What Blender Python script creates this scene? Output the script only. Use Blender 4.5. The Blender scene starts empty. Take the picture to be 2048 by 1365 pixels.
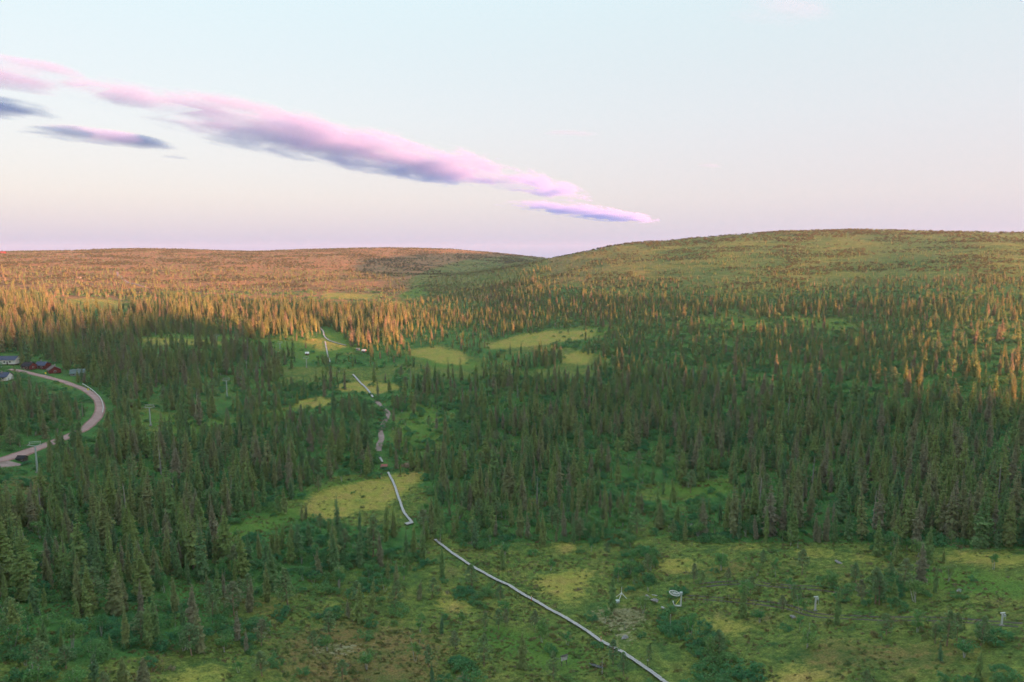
import bpy, bmesh, math, random
import numpy as np
from mathutils import Vector, Matrix

random.seed(7)
rng = np.random.default_rng(7)
sc = bpy.context.scene
col = sc.collection

# ------------------------------------------------------------------ camera, sky, sun, exposure
CAM_Z = 75.0
PITCH = math.radians(7.4)
FPX = 1366.0                                   # focal length in photo pixels (24 mm on 36 mm)
cam_data = bpy.data.cameras.new("camera")
cam_data.lens = 24.0
cam_data.sensor_width = 36.0
cam_data.clip_start = 1.0
cam_data.clip_end = 80000.0
cam = bpy.data.objects.new("camera", cam_data)
col.objects.link(cam)
cam.location = (0, 0, CAM_Z)
cam.rotation_euler = (math.pi / 2 - PITCH, 0, 0)
sc.camera = cam

SUN_EL = math.radians(2.6)
SUN_H = np.array([0.777, -0.629])               # horizontal direction towards the sun (behind, to the right)
EXPOSURE = 2.93
world = bpy.data.worlds.new("World")
sc.world = world
world.use_nodes = True
wn = world.node_tree
for n in list(wn.nodes):
    wn.nodes.remove(n)
w_out = wn.nodes.new("ShaderNodeOutputWorld")
w_bg = wn.nodes.new("ShaderNodeBackground")
w_sky = wn.nodes.new("ShaderNodeTexSky")
w_sky.sky_type = 'NISHITA'
w_sky.sun_disc = False
w_sky.sun_elevation = SUN_EL
w_sky.sun_rotation = math.atan2(SUN_H[0], SUN_H[1])
w_sky.altitude = 300
w_sky.air_density = 1.0
w_sky.dust_density = 1.2
w_sky.ozone_density = 1.0
w_tc = wn.nodes.new("ShaderNodeTexCoord")
w_sep = wn.nodes.new("ShaderNodeSeparateXYZ")
w_ramp = wn.nodes.new("ShaderNodeValToRGB")
w_map = wn.nodes.new("ShaderNodeMapRange")
w_map.inputs['From Min'].default_value = -0.10
w_map.inputs['From Max'].default_value = 1.0
cr = w_ramp.color_ramp
cr.interpolation = 'B_SPLINE'
# twilight air by height above the horizon (dull blue rim, pink belt, pale upper sky)
stops = [(0.00, (.24, .36, .56)), (0.085, (.18, .36, .60)), (0.115, (.34, .40, .58)), (0.16, (.50, .46, .54)),
         (0.256, (.55, .55, .60)), (0.40, (.51, .62, .64)), (0.73, (.60, .76, .84)), (1.0, (.58, .75, .86))]
while len(cr.elements) < len(stops):
    cr.elements.new(0.5)
for e, (p, c) in zip(cr.elements, stops):
    e.position = p
    e.color = (*c, 1)
w_gain = wn.nodes.new("ShaderNodeVectorMath")
w_gain.operation = 'SCALE'
w_gain.inputs['Scale'].default_value = 3.18     # ramp in the same physical units as the Nishita sky
w_mix = wn.nodes.new("ShaderNodeMix")
w_mix.data_type = 'RGBA'
w_mix.blend_type = 'ADD'
w_mix.inputs[0].default_value = 1.0
wn.links.new(w_tc.outputs['Generated'], w_sep.inputs[0])
wn.links.new(w_sep.outputs['Z'], w_map.inputs['Value'])
wn.links.new(w_map.outputs[0], w_ramp.inputs[0])
wn.links.new(w_ramp.outputs[0], w_gain.inputs[0])
w_air = wn.nodes.new("ShaderNodeVectorMath")
w_air.operation = 'SCALE'
w_air.inputs['Scale'].default_value = 0.3
wn.links.new(w_sky.outputs[0], w_air.inputs[0])
wn.links.new(w_air.outputs[0], w_mix.inputs[6])
wn.links.new(w_gain.outputs[0], w_mix.inputs[7])
wn.links.new(w_mix.outputs[2], w_bg.inputs['Color'])
w_bg.inputs['Strength'].default_value = 0.05
wn.links.new(w_bg.outputs[0], w_out.inputs['Surface'])

sun_data = bpy.data.lights.new("sun", 'SUN')
sun_data.energy = 5.0
sun_data.angle = math.radians(0.5)
sun_data.color = (1.0, 0.33, 0.19)
sun = bpy.data.objects.new("sun", sun_data)
col.objects.link(sun)
to_sun = Vector((SUN_H[0] * math.cos(SUN_EL), SUN_H[1] * math.cos(SUN_EL), math.sin(SUN_EL))).normalized()
sun.rotation_euler = to_sun.to_track_quat('Z', 'Y').to_euler()

vs = sc.view_settings
vs.view_transform = 'Standard'
vs.look = 'None'
vs.exposure = EXPOSURE
vs.gamma = 1.0
vs.use_curve_mapping = False
cy = sc.cycles
cy.use_denoising = True
cy.max_bounces = 5
cy.diffuse_bounces = 3
cy.glossy_bounces = 2
cy.transmission_bounces = 2
cy.volume_bounces = 3
cy.transparent_max_bounces = 4
cy.use_adaptive_sampling = True
cy.adaptive_threshold = 0.012
cy.denoiser = 'OPENIMAGEDENOISE'
cy.denoising_input_passes = 'RGB_ALBEDO_NORMAL'
cy.denoising_prefilter = 'FAST'

# ------------------------------------------------------------------ numeric helpers
CP, SP = math.cos(PITCH), math.sin(PITCH)

def ray(u, v):
    """direction of the photo pixel (u, v) in the world"""
    a = (u - 1024.0) / FPX
    b = (682.5 - v) / FPX
    return np.array([a, CP + b * SP, -SP + b * CP])

def project(x, y, z):
    x = np.asarray(x, float); y = np.asarray(y, float); z = np.asarray(z, float) - CAM_Z
    d = y * CP - z * SP
    d = np.where(d < 1e-3, 1e-3, d)
    return 1024.0 + FPX * x / d, 682.5 - FPX * (y * SP + z * CP) / d, d

def rng_pt(u, v, D):
    """point on the ray of (u, v) at horizontal distance D"""
    r = ray(u, v)
    k = D / math.hypot(r[0], r[1])
    return np.array([r[0] * k, r[1] * k, CAM_Z + r[2] * k])

def hash2(ix, iy, seed):
    s = np.sin(ix * 127.1 + iy * 311.7 + seed * 74.7) * 43758.5453
    return s - np.floor(s)

def vnoise(x, y, scale, seed=0):
    x = np.asarray(x, float) / scale; y = np.asarray(y, float) / scale
    ix, iy = np.floor(x), np.floor(y)
    fx, fy = x - ix, y - iy
    fx = fx * fx * (3 - 2 * fx); fy = fy * fy * (3 - 2 * fy)
    a = hash2(ix, iy, seed); b = hash2(ix + 1, iy, seed); c = hash2(ix, iy + 1, seed); d = hash2(ix + 1, iy + 1, seed)
    return (a * (1 - fx) + b * fx) * (1 - fy) + (c * (1 - fx) + d * fx) * fy

def fbm(x, y, scale, seed=0, octv=3):
    t, a, s = 0, 0.5, 0
    for k in range(octv):
        t = t + a * vnoise(x, y, scale / 2 ** k, seed + k * 13); s += a; a *= 0.5
    return t / s

def in_poly(u, v, poly):
    u = np.asarray(u); v = np.asarray(v)
    r = np.zeros(u.shape, bool)
    n = len(poly)
    for i in range(n):
        x1, y1 = poly[i]; x2, y2 = poly[(i + 1) % n]
        c = (y1 > v) != (y2 > v)
        with np.errstate(divide='ignore', invalid='ignore'):
            xi = (x2 - x1) * (v - y1) / (y2 - y1 + 1e-12) + x1
        r ^= c & (u < xi)
    return r

def sstep(a, b, x):
    t = np.clip((x - a) / (b - a), 0, 1)
    return t * t * (3 - 2 * t)

# ------------------------------------------------------------------ terrain heights
NEAR = [(1365, 105), (1280, 121), (1200, 139), (1100, 167), (1000, 204)]
LEFT = NEAR + [(900, 252), (850, 285), (800, 332), (750, 388), (700, 455), (660, 525), (620, 630), (580, 830), (550, 1050), (525, 1350), (510, 1650)]
MID8 = NEAR + [(900, 252), (850, 283), (800, 325), (750, 378), (700, 445), (660, 512), (620, 612), (590, 740), (570, 860), (550, 1060), (525, 1400), (510, 1680)]
MID10 = NEAR + [(900, 251), (850, 281), (800, 318), (750, 366), (700, 428), (660, 494), (620, 588), (590, 690), (572, 780), (552, 1150), (530, 1480), (516, 1740)]
MID11 = NEAR + [(900, 250), (850, 279), (800, 314), (750, 357), (700, 415), (650, 495), (600, 605), (560, 725), (535, 840)]
R13 = NEAR + [(900, 250), (850, 277), (800, 308), (750, 348), (700, 402), (650, 474), (600, 570), (560, 690), (530, 800), (505, 940)]
R17 = NEAR + [(900, 250), (850, 275), (800, 303), (750, 338), (700, 387), (650, 452), (600, 542), (560, 650), (530, 760), (500, 905), (480, 1035), (468, 1170)]
P = []
for u, prof in ((-420, LEFT), (-120, LEFT), (100, LEFT), (330, LEFT), (560, LEFT), (800, MID8), (1000, MID10), (1110, MID11), (1300, R13), (1500, R17), (1750, R17), (2050, R17), (2300, R17), (2600, R17)):
    for v, D in prof:
        q = rng_pt(u, v, D)
        if u > 2100 and v < 1150:
            q[2] -= (14 if u < 2400 else 38) * min(1.0, (1150 - v) / 250)
        P.append(q)
left_crest = [(-420, 508, 1950), (-120, 506, 1950), (0, 504.5, 1950), (130, 502, 1950), (330, 498, 1980), (500, 503.5, 1980), (620, 499, 1980), (730, 496.5, 1980), (900, 499, 1960), (1000, 507.5, 1930), (1095, 518, 1900), (1200, 530, 1880)]
right_crest = [(1110, 519, 930), (1160, 506, 985), (1210, 496, 1030), (1300, 484.5, 1110), (1400, 477, 1180), (1500, 468.5, 1240), (1600, 462, 1290), (1680, 460, 1310), (1760, 461, 1340), (1850, 465, 1360), (1950, 467, 1370), (2048, 468, 1370), (2300, 470, 1380), (2600, 474, 1390)]
for u, v, D in left_crest:
    c = rng_pt(u, v, D); P.append(c)
    k = np.array([c[0] / D, c[1] / D])
    for dd, dz in ((160, -2 - 0.004 * (505 - v) * 160 / 10), (420, -16), (1100, -60), (2400, -80)):
        P.append(np.array([c[0] + k[0] * dd, c[1] + k[1] * dd, c[2] + dz]))
for u, v, D in right_crest:
    c = rng_pt(u, v, D)
    if u > 2100:
        c[2] -= 16 if u < 2400 else 42
    P.append(c)
    k = np.array([c[0] / D, c[1] / D])
    tz = (c[2] - CAM_Z) / D
    for dd, dz in ((110, tz * 110 - 3.5), (330, -18 if u > 1150 else -34)):
        P.append(np.array([c[0] + k[0] * dd, c[1] + k[1] * dd, c[2] + dz]))
P.append(np.array([420, 1750, 6.0])); P.append(np.array([900, 1900, 20.0])); P.append(np.array([1500, 2500, 0.0]))
# the fell behind the viewpoint, whose crest shades the valley
term = [(-120, 668), (0, 664), (250, 668), (500, 672), (700, 690), (900, 705), (1050, 728), (1250, 745), (1450, 768), (1700, 795), (2000, 822), (2200, 835)]
def prof_D(u, v):
    cols = [(-120, LEFT), (560, LEFT), (800, MID8), (1000, MID10), (1110, MID11), (1300, R13), (1750, R17), (2600, R17)]
    f = lambda prof: np.interp(-v, [-a for a, _ in prof], [b for _, b in prof])
    return float(np.interp(u, [c for c, _ in cols], [f(p_) for _, p_ in cols]))
RL = 2100.0
tan_el = math.tan(SUN_EL)
ridge = []
for u, v in term:
    t = rng_pt(u, v, prof_D(u, v))
    t = t + np.array([0, 0, 4.0 - 4.0 * min(max((u - 800) / 500, 0), 1) + 1.5 * math.sin(u * .011) + 1.5 * math.sin(u * .031)])
    ridge.append(np.array([t[0] + SUN_H[0] * RL, t[1] + SUN_H[1] * RL, t[2] + RL * tan_el]))
ridge_dir = (ridge[0] - ridge[-1]); ridge_dir /= np.linalg.norm(ridge_dir[:2])
for k in (150, 320, 520, 800):
    ridge.insert(0, ridge[0] + np.array([ridge_dir[0] * k * .5, ridge_dir[1] * k * .5, -.01 * k]))
    ridge.append(ridge[-1] - np.array([ridge_dir[0] * k * .5, ridge_dir[1] * k * .5, -.005 * k]))
for r in ridge:
    P.append(r)
    P.append(np.array([r[0] + SUN_H[0] * 160, r[1] + SUN_H[1] * 160, r[2] - 5]))
    P.append(np.array([r[0] + SUN_H[0] * 420, r[1] + SUN_H[1] * 420, r[2] - 28]))
    P.append(np.array([r[0] + SUN_H[0] * 1300, r[1] + SUN_H[1] * 1300, r[2] - 85]))
    P.append(np.array([r[0] - SUN_H[0] * 140, r[1] - SUN_H[1] * 140, r[2] - 22]))
    P.append(np.array([r[0] - SUN_H[0] * 300, r[1] - SUN_H[1] * 300, min(r[2] - 45, 16)]))
for x, y, z in ((0, 40, 3.5), (-60, 20, 3.5), (70, 20, 3.5), (0, -40, 4), (-5000, 0, -20), (5000, -500, -20), (-4000, 4500, -30), (5000, 4500, -30), (0, 6500, -40), (0, -4500, -30), (3500, -4000, -30), (-3500, -4000, -30)):
    P.append(np.array([x, y, z]))
P = np.array(P)
# drop near-duplicates
keep = []
for i in range(len(P)):
    if all((P[i, 0] - P[j, 0]) ** 2 + (P[i, 1] - P[j, 1]) ** 2 > 7 ** 2 for j in keep):
        keep.append(i)
P = P[keep]
S = 500.0
def tps(r2):
    return 0.5 * r2 * np.log(r2 + 1e-9)
A_ = P[:, :2] / S
n = len(A_)
K = tps(((A_[:, None, :] - A_[None]) ** 2).sum(-1)) + np.eye(n) * 2e-4
Q = np.hstack([np.ones((n, 1)), A_])
M_ = np.zeros((n + 3, n + 3)); M_[:n, :n] = K; M_[:n, n:] = Q; M_[n:, :n] = Q.T
sol = np.linalg.solve(M_, np.concatenate([P[:, 2], np.zeros(3)]))
def height_raw(x, y):
    pts = np.stack([np.ravel(x), np.ravel(y)], 1) / S
    out = np.empty(len(pts))
    for s0 in range(0, len(pts), 20000):
        q = pts[s0:s0 + 20000]
        d2 = ((q[:, None, :] - A_[None]) ** 2).sum(-1)
        out[s0:s0 + 20000] = tps(d2) @ sol[:n] + sol[n] + q @ sol[n + 1:]
    return out.reshape(np.shape(x))

def axis(fine0, fine1, step, lo, hi, grow):
    a = list(np.arange(fine0, fine1 + 1e-6, step))
    s = step; p = a[0]; front = []
    while p > lo:
        s *= grow; p -= s; front.append(p)
    s = step; p = a[-1]; back = []
    while p < hi:
        s *= grow; p += s; back.append(p)
    return np.array(front[::-1] + a + back)
GX = axis(-200, 200, 2.4, -7000, 7000, 1.035)
GY = axis(80, 330, 2.4, -5000, 8000, 1.028)
# heights on a coarse grid first (the surface is smooth), then refined
cx_ = axis(-240, 240, 12, -7200, 7200, 1.05); cy_ = axis(60, 480, 12, -5200, 8200, 1.035)
CXX, CYY = np.meshgrid(cx_, cy_)
CZ = height_raw(CXX, CYY)
def bil(gx, gy, gz, x, y):
    x = np.clip(np.asarray(x, float), gx[0], gx[-1] - 1e-3); y = np.clip(np.asarray(y, float), gy[0], gy[-1] - 1e-3)
    i = np.searchsorted(gx, x, 'right') - 1; j = np.searchsorted(gy, y, 'right') - 1
    fx = (x - gx[i]) / (gx[i + 1] - gx[i]); fy = (y - gy[j]) / (gy[j + 1] - gy[j])
    return (gz[j, i] * (1 - fx) + gz[j, i + 1] * fx) * (1 - fy) + (gz[j + 1, i] * (1 - fx) + gz[j + 1, i + 1] * fx) * fy
GXX, GYY = np.meshgrid(GX, GY)
DD = np.hypot(GXX, GYY)
GZ = bil(cx_, cy_, CZ, GXX, GYY)
GZ += (fbm(GXX, GYY, 60, 3) - .5) * np.clip(DD / 180, .8, 4.0) + (fbm(GXX, GYY, 11, 5) - .5) * .9 * (1 - sstep(350, 700, DD)) \
    + (vnoise(GXX, GYY, 4.3, 9) - .5) * .35 * (1 - sstep(260, 330, DD))
def ground(x, y):
    return bil(GX, GY, GZ, x, y)

def at(u, v):
    """where the line of sight through photo pixel (u, v) meets the ground"""
    r = ray(u, v)
    h = math.hypot(r[0], r[1])
    t = np.concatenate([np.arange(60, 600, 1.0), np.arange(600, 3000, 4.0)]) / h
    z = CAM_Z + r[2] * t
    g = ground(r[0] * t, r[1] * t)
    k = np.where(z < g)[0]
    i = k[0] if len(k) else len(t) - 1
    if i == 0:
        tt = t[0]
    else:
        a, b = z[i - 1] - g[i - 1], z[i] - g[i]
        tt = t[i - 1] + (t[i] - t[i - 1]) * (a / (a - b) if a != b else .5)
    return np.array([r[0] * tt, r[1] * tt, float(ground(r[0] * tt, r[1] * tt))])

def top_height(p, u, v):
    """height above p of something whose top shows at photo row v"""
    r = ray(u, v)
    D = math.hypot(p[0], p[1])
    return CAM_Z + r[2] * D / math.hypot(r[0], r[1]) - p[2]

# ------------------------------------------------------------------ materials
def new_mat(name, rough=0.85, spec=0.2):
    m = bpy.data.materials.new(name)
    m.use_nodes = True
    b = m.node_tree.nodes['Principled BSDF']
    b.inputs['Roughness'].default_value = rough
    b.inputs['Specular IOR Level'].default_value = spec
    return m, m.node_tree, b

def ramp_node(nt, stops, interp='LINEAR'):
    r = nt.nodes.new("ShaderNodeValToRGB")
    r.color_ramp.interpolation = interp
    while len(r.color_ramp.elements) < len(stops):
        r.color_ramp.elements.new(.5)
    for e, (p, c) in zip(r.color_ramp.elements, stops):
        e.position = p; e.color = (*c, 1)
    return r

def noise_node(nt, scale, detail=3, coord='Object', rough=.6):
    tc = nt.nodes.new("ShaderNodeTexCoord")
    nz = nt.nodes.new("ShaderNodeTexNoise")
    nz.inputs['Scale'].default_value = scale
    nz.inputs['Detail'].default_value = detail
    nz.inputs['Roughness'].default_value = rough
    nt.links.new(tc.outputs[coord], nz.inputs['Vector'])
    return nz

def mixc(nt, fac, a, b, mode='MIX'):
    m = nt.nodes.new("ShaderNodeMix")
    m.data_type = 'RGBA'; m.blend_type = mode
    for s, v in ((0, fac), (6, a), (7, b)):
        if isinstance(v, (int, float)):
            m.inputs[s].default_value = v
        elif isinstance(v, tuple):
            m.inputs[s].default_value = (*v, 1)
        else:
            nt.links.new(v, m.inputs[s])
    return m.outputs[2]

def foliage_mat(name, stops, nscale=9.0, vary=.45, thin=.42):
    """leaf colour: each plant its own shade (stops), mottled by a fine noise"""
    m, nt, b = new_mat(name, .75, .15)
    oi = nt.nodes.new("ShaderNodeObjectInfo")
    r = ramp_node(nt, stops)
    nt.links.new(oi.outputs['Random'], r.inputs[0])
    nz = noise_node(nt, nscale, 2)
    mr = nt.nodes.new("ShaderNodeMapRange")
    mr.inputs['From Min'].default_value = .3; mr.inputs['From Max'].default_value = .7
    mr.inputs['To Min'].default_value = 1 - vary; mr.inputs['To Max'].default_value = 1 + vary
    nt.links.new(nz.outputs[0], mr.inputs[0])
    c = nt.nodes.new("ShaderNodeVectorMath"); c.operation = 'SCALE'
    nt.links.new(r.outputs[0], c.inputs[0]); nt.links.new(mr.outputs[0], c.inputs['Scale'])
    nt.nodes.remove(b)
    df = nt.nodes.new("ShaderNodeBsdfDiffuse"); tr = nt.nodes.new("ShaderNodeBsdfTranslucent"); mx = nt.nodes.new("ShaderNodeMixShader")
    mx.inputs[0].default_value = thin
    nt.links.new(c.outputs[0], df.inputs['Color']); nt.links.new(c.outputs[0], tr.inputs['Color'])
    nt.links.new(df.outputs[0], mx.inputs[1]); nt.links.new(tr.outputs[0], mx.inputs[2])
    nt.links.new(mx.outputs[0], nt.nodes['Material Output'].inputs['Surface'])
    return m

def plain_mat(name, c1, c2=None, scale=3.0, rough=.8, spec=.2, metal=0, bump=0.0):
    m, nt, b = new_mat(name, rough, spec)
    b.inputs['Metallic'].default_value = metal
    c2 = c2 or tuple(x * .7 for x in c1)
    nz = noise_node(nt, scale, 4)
    r = ramp_node(nt, [(.35, c2), (.65, c1)])
    nt.links.new(nz.outputs[0], r.inputs[0])
    nt.links.new(r.outputs[0], b.inputs['Base Color'])
    if bump:
        bp = nt.nodes.new("ShaderNodeBump"); bp.inputs['Strength'].default_value = bump
        nt.links.new(nz.outputs[0], bp.inputs['Height']); nt.links.new(bp.outputs[0], b.inputs['Normal'])
    return m

M = {}
M['spruce'] = foliage_mat('spruce_needles', [(0, (.140, .250, .125)), (.25, (.190, .305, .120)), (.5, (.250, .330, .115)), (.72, (.265, .310, .135)), (.88, (.270, .280, .160)), (1, (.290, .275, .190))], 14, .4, .5)
M['pine'] = foliage_mat('pine_needles', [(0, (.200, .310, .155)), (.5, (.235, .335, .150)), (.8, (.250, .315, .165)), (1, (.265, .285, .175))], 10, .4, .5)
M['birch'] = foliage_mat('birch_leaves', [(0, (.105, .270, .110)), (.5, (.140, .305, .105)), (.85, (.185, .320, .105)), (1, (.225, .310, .115))], 8, .4, .5)
M['scrub'] = foliage_mat('willow_leaves', [(0, (.085, .240, .115)), (.5, (.115, .275, .115)), (1, (.165, .300, .110))], 8, .4, .5)
M['heath'] = foliage_mat('heath_leaves', [(0, (.120, .175, .066)), (.3, (.165, .195, .070)), (.55, (.210, .200, .072)), (.8, (.220, .175, .088)), (1, (.26, .24, .14))], 6, .35, .5)
M['hill_shrub'] = foliage_mat('juniper_leaves', [(0, (.080, .112, .050)), (.6, (.100, .122, .054)), (1, (.140, .135, .068))], 6)
M['spruce_bark'] = plain_mat('spruce_bark', (.16, .13, .11), (.08, .065, .055), 20)
M['pine_bark'] = plain_mat('pine_bark', (.34, .22, .15), (.20, .14, .11), 12)
M['birch_bark'] = plain_mat('birch_bark', (.48, .46, .42), (.22, .21, .18), 25)
M['dead_wood'] = plain_mat('dead_wood', (.36, .34, .31), (.20, .19, .18), 15)
M['steel'] = plain_mat('galvanised_steel', (.42, .48, .45), (.32, .37, .35), 4, .5, .4, .0)
M['pale_steel'] = plain_mat('pale_painted_steel', (.62, .62, .58), (.48, .48, .45), 4, .5, .4)
M['timber'] = plain_mat('weathered_timber', (.50, .47, .45), (.34, .32, .31), 2.5, .85, .15, 0, .2)
M['timber_dark'] = plain_mat('dark_timber', (.10, .085, .075), (.06, .05, .045), 3)
M['red_deck'] = plain_mat('red_brown_decking', (.36, .12, .10), (.26, .09, .08), 2)
M['red_wall'] = plain_mat('falu_red_boards', (.16, .034, .030), (.11, .026, .022), 2)
M['white'] = plain_mat('white_paint', (.72, .72, .70), (.60, .60, .58), 2)
M['blue_roof'] = plain_mat('blue_grey_roof', (.06, .08, .14), (.045, .06, .10), 1.5, .6)
M['black_roof'] = plain_mat('black_felt_roof', (.035, .037, .045), (.025, .025, .030), 2, .8)
M['brown_roof'] = plain_mat('brown_roof', (.17, .14, .135), (.12, .10, .095), 2, .8)
M['green_roof'] = plain_mat('green_grey_roof', (.13, .18, .17), (.09, .13, .13), 2, .6)
M['grey_wall'] = plain_mat('grey_boards', (.25, .27, .26), (.18, .2, .19), 2)
M['cream'] = plain_mat('cream_boards', (.60, .50, .34), (.50, .42, .28), 2)
M['yellow'] = plain_mat('yellow_plate', (.85, .68, .06), (.75, .58, .05), 2, .5)
M['orange'] = plain_mat('orange_plastic', (.65, .12, .04), (.5, .09, .03), 2, .5)
M['stone'] = plain_mat('grey_stone', (.30, .28, .27), (.17, .16, .15), 4, .9, .2, 0, .4)
M['brush'] = plain_mat('dry_branches', (.36, .28, .18), (.20, .15, .10), 6)
M['glass'], _nt, _b = new_mat('window_glass', .08, .6)
_b.inputs['Base Color'].default_value = (.03, .04, .05, 1)
M['water'], _nt, _b = new_mat('bog_water', .06, .6)
_b.inputs['Base Color'].default_value = (.015, .018, .016, 1)

# gravel road and trampled path
def track_mat(name, c1, c2):
    m, nt, b = new_mat(name, .92, .15)
    n1 = noise_node(nt, .25, 4); n2 = noise_node(nt, 6.0, 3)
    r1 = ramp_node(nt, [(.35, c2), (.65, c1)])
    nt.links.new(n1.outputs[0], r1.inputs[0])
    r2 = ramp_node(nt, [(.3, (.75, .75, .75)), (.7, (1.2, 1.2, 1.2))])
    nt.links.new(n2.outputs[0], r2.inputs[0])
    nt.links.new(mixc(nt, 1.0, r1.outputs[0], r2.outputs[0], 'MULTIPLY'), b.inputs['Base Color'])
    bp = nt.nodes.new("ShaderNodeBump"); bp.inputs['Strength'].default_value = .4; bp.inputs['Distance'].default_value = .05
    nt.links.new(n2.outputs[0], bp.inputs['Height']); nt.links.new(bp.outputs[0], b.inputs['Normal'])
    return m
M['road'] = track_mat('pinkish_gravel', (.36, .20, .175), (.26, .15, .13))
M['wheel_track'] = track_mat('packed_gravel', (.43, .28, .255), (.34, .22, .20))
M['trail'] = track_mat('trail_gravel', (.36, .26, .24), (.24, .18, .15))

# ground: cover kinds as attributes (sedge bog, brown heath, pale lichen, fell heath, forest floor), each with its own mottling
gm, gt, gb = new_mat('ground_cover', .95, .1)
def attr(name):
    a = gt.nodes.new("ShaderNodeAttribute"); a.attribute_name = name
    return a.outputs['Fac']
def gnoise(scale, detail=4, rough=.6):
    g = gt.nodes.new("ShaderNodeNewGeometry")
    nz = gt.nodes.new("ShaderNodeTexNoise")
    nz.inputs['Scale'].default_value = scale; nz.inputs['Detail'].default_value = detail; nz.inputs['Roughness'].default_value = rough
    gt.links.new(g.outputs['Position'], nz.inputs['Vector'])
    return nz.outputs[0]
def soft(a, nz, amp=.9, lo=.38, hi=.62):
    """attribute edge broken up by noise"""
    m1 = gt.nodes.new("ShaderNodeMath"); m1.operation = 'MULTIPLY_ADD'
    gt.links.new(nz, m1.inputs[0]); m1.inputs[1].default_value = amp; m1.inputs[2].default_value = -amp / 2
    m2 = gt.nodes.new("ShaderNodeMath"); m2.operation = 'ADD'
    gt.links.new(a, m2.inputs[0]); gt.links.new(m1.outputs[0], m2.inputs[1])
    mr = gt.nodes.new("ShaderNodeMapRange"); mr.interpolation_type = 'SMOOTHSTEP'
    mr.inputs['From Min'].default_value = lo; mr.inputs['From Max'].default_value = hi
    gt.links.new(m2.outputs[0], mr.inputs[0])
    return mr.outputs[0]
nA, nB, nC, nD = gnoise(.035, 5), gnoise(.16, 5), gnoise(.7, 5, .7), gnoise(3.2, 4, .7)
def gramp(nz, stops):
    r = ramp_node(gt, stops); gt.links.new(nz, r.inputs[0]); return r.outputs[0]
moss = gramp(nB, [(.30, (0.059, 0.116, 0.033)), (.42, (0.089, 0.139, 0.033)), (.52, (0.120, 0.160, 0.037)), (.62, (0.135, 0.155, 0.040)), (.74, (0.135, 0.128, 0.046))])
moss = mixc(gt, 1.0, moss, gramp(nC, [(.32, (.50, .60, .60)), (.5, (1, 1, 1)), (.68, (1.75, 1.55, 1.4))]), 'MULTIPLY')
floor_ = gramp(nB, [(.35, (0.044, 0.116, 0.032)), (.65, (0.076, 0.177, 0.041))])
bog = gramp(nB, [(.32, (0.202, 0.233, 0.052)), (.48, (0.288, 0.263, 0.058)), (.66, (0.330, 0.243, 0.075))])
bog = mixc(gt, 1.0, bog, gramp(nC, [(.3, (.75, .78, .75)), (.7, (1.2, 1.2, 1.15))]), 'MULTIPLY')
brown = gramp(nB, [(.34, (0.107, 0.123, 0.036)), (.47, (0.169, 0.138, 0.048)), (.58, (0.208, 0.143, 0.054)), (.68, (0.135, 0.143, 0.044))])
lichen = gramp(nC, [(.34, (0.112, 0.120, 0.048)), (.5, (0.184, 0.176, 0.080)), (.66, (0.288, 0.272, 0.160))])
fell = gramp(nA, [(.32, (0.146, 0.123, 0.054)), (.46, (0.243, 0.152, 0.072)), (.60, (0.292, 0.157, 0.079)), (.75, (0.216, 0.157, 0.063))])
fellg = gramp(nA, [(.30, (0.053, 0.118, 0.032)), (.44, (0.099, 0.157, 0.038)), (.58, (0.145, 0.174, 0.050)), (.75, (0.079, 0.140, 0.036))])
fell = mixc(gt, attr('fellgreen_shade'), fell, fellg)
fell = mixc(gt, 1.0, fell, gramp(nB, [(.32, (.70, .74, .70)), (.66, (1.22, 1.18, 1.1))]), 'MULTIPLY')
mead = gramp(nB, [(.32, (0.073, 0.155, 0.031)), (.66, (0.117, 0.198, 0.036))])
c = mixc(gt, soft(attr('forest'), nB), moss, floor_)
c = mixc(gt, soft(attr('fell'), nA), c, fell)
c = mixc(gt, soft(attr('meadow'), nC, 1.1, .30, .95), c, mead)
c = mixc(gt, soft(attr('brown'), nC, 1.6, .30, .85), c, brown)
c = mixc(gt, soft(attr('bog'), nC, .9, .30, .80), c, bog)
c = mixc(gt, soft(attr('lichen'), nC, 1.3), c, lichen)
c = mixc(gt, 1.0, c, gramp(nD, [(.32, (.55, .58, .55)), (.68, (1.5, 1.46, 1.5))]), 'MULTIPLY')
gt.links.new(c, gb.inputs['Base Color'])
gbp = gt.nodes.new("ShaderNodeBump"); gbp.inputs['Strength'].default_value = .7; gbp.inputs['Distance'].default_value = .5
gt.links.new(nC, gbp.inputs['Height'])
gbp2 = gt.nodes.new("ShaderNodeBump"); gbp2.inputs['Strength'].default_value = .5; gbp2.inputs['Distance'].default_value = .15
gt.links.new(nD, gbp2.inputs['Height']); gt.links.new(gbp.outputs[0], gbp2.inputs['Normal'])
gt.links.new(gbp2.outputs[0], gb.inputs['Normal'])

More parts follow.
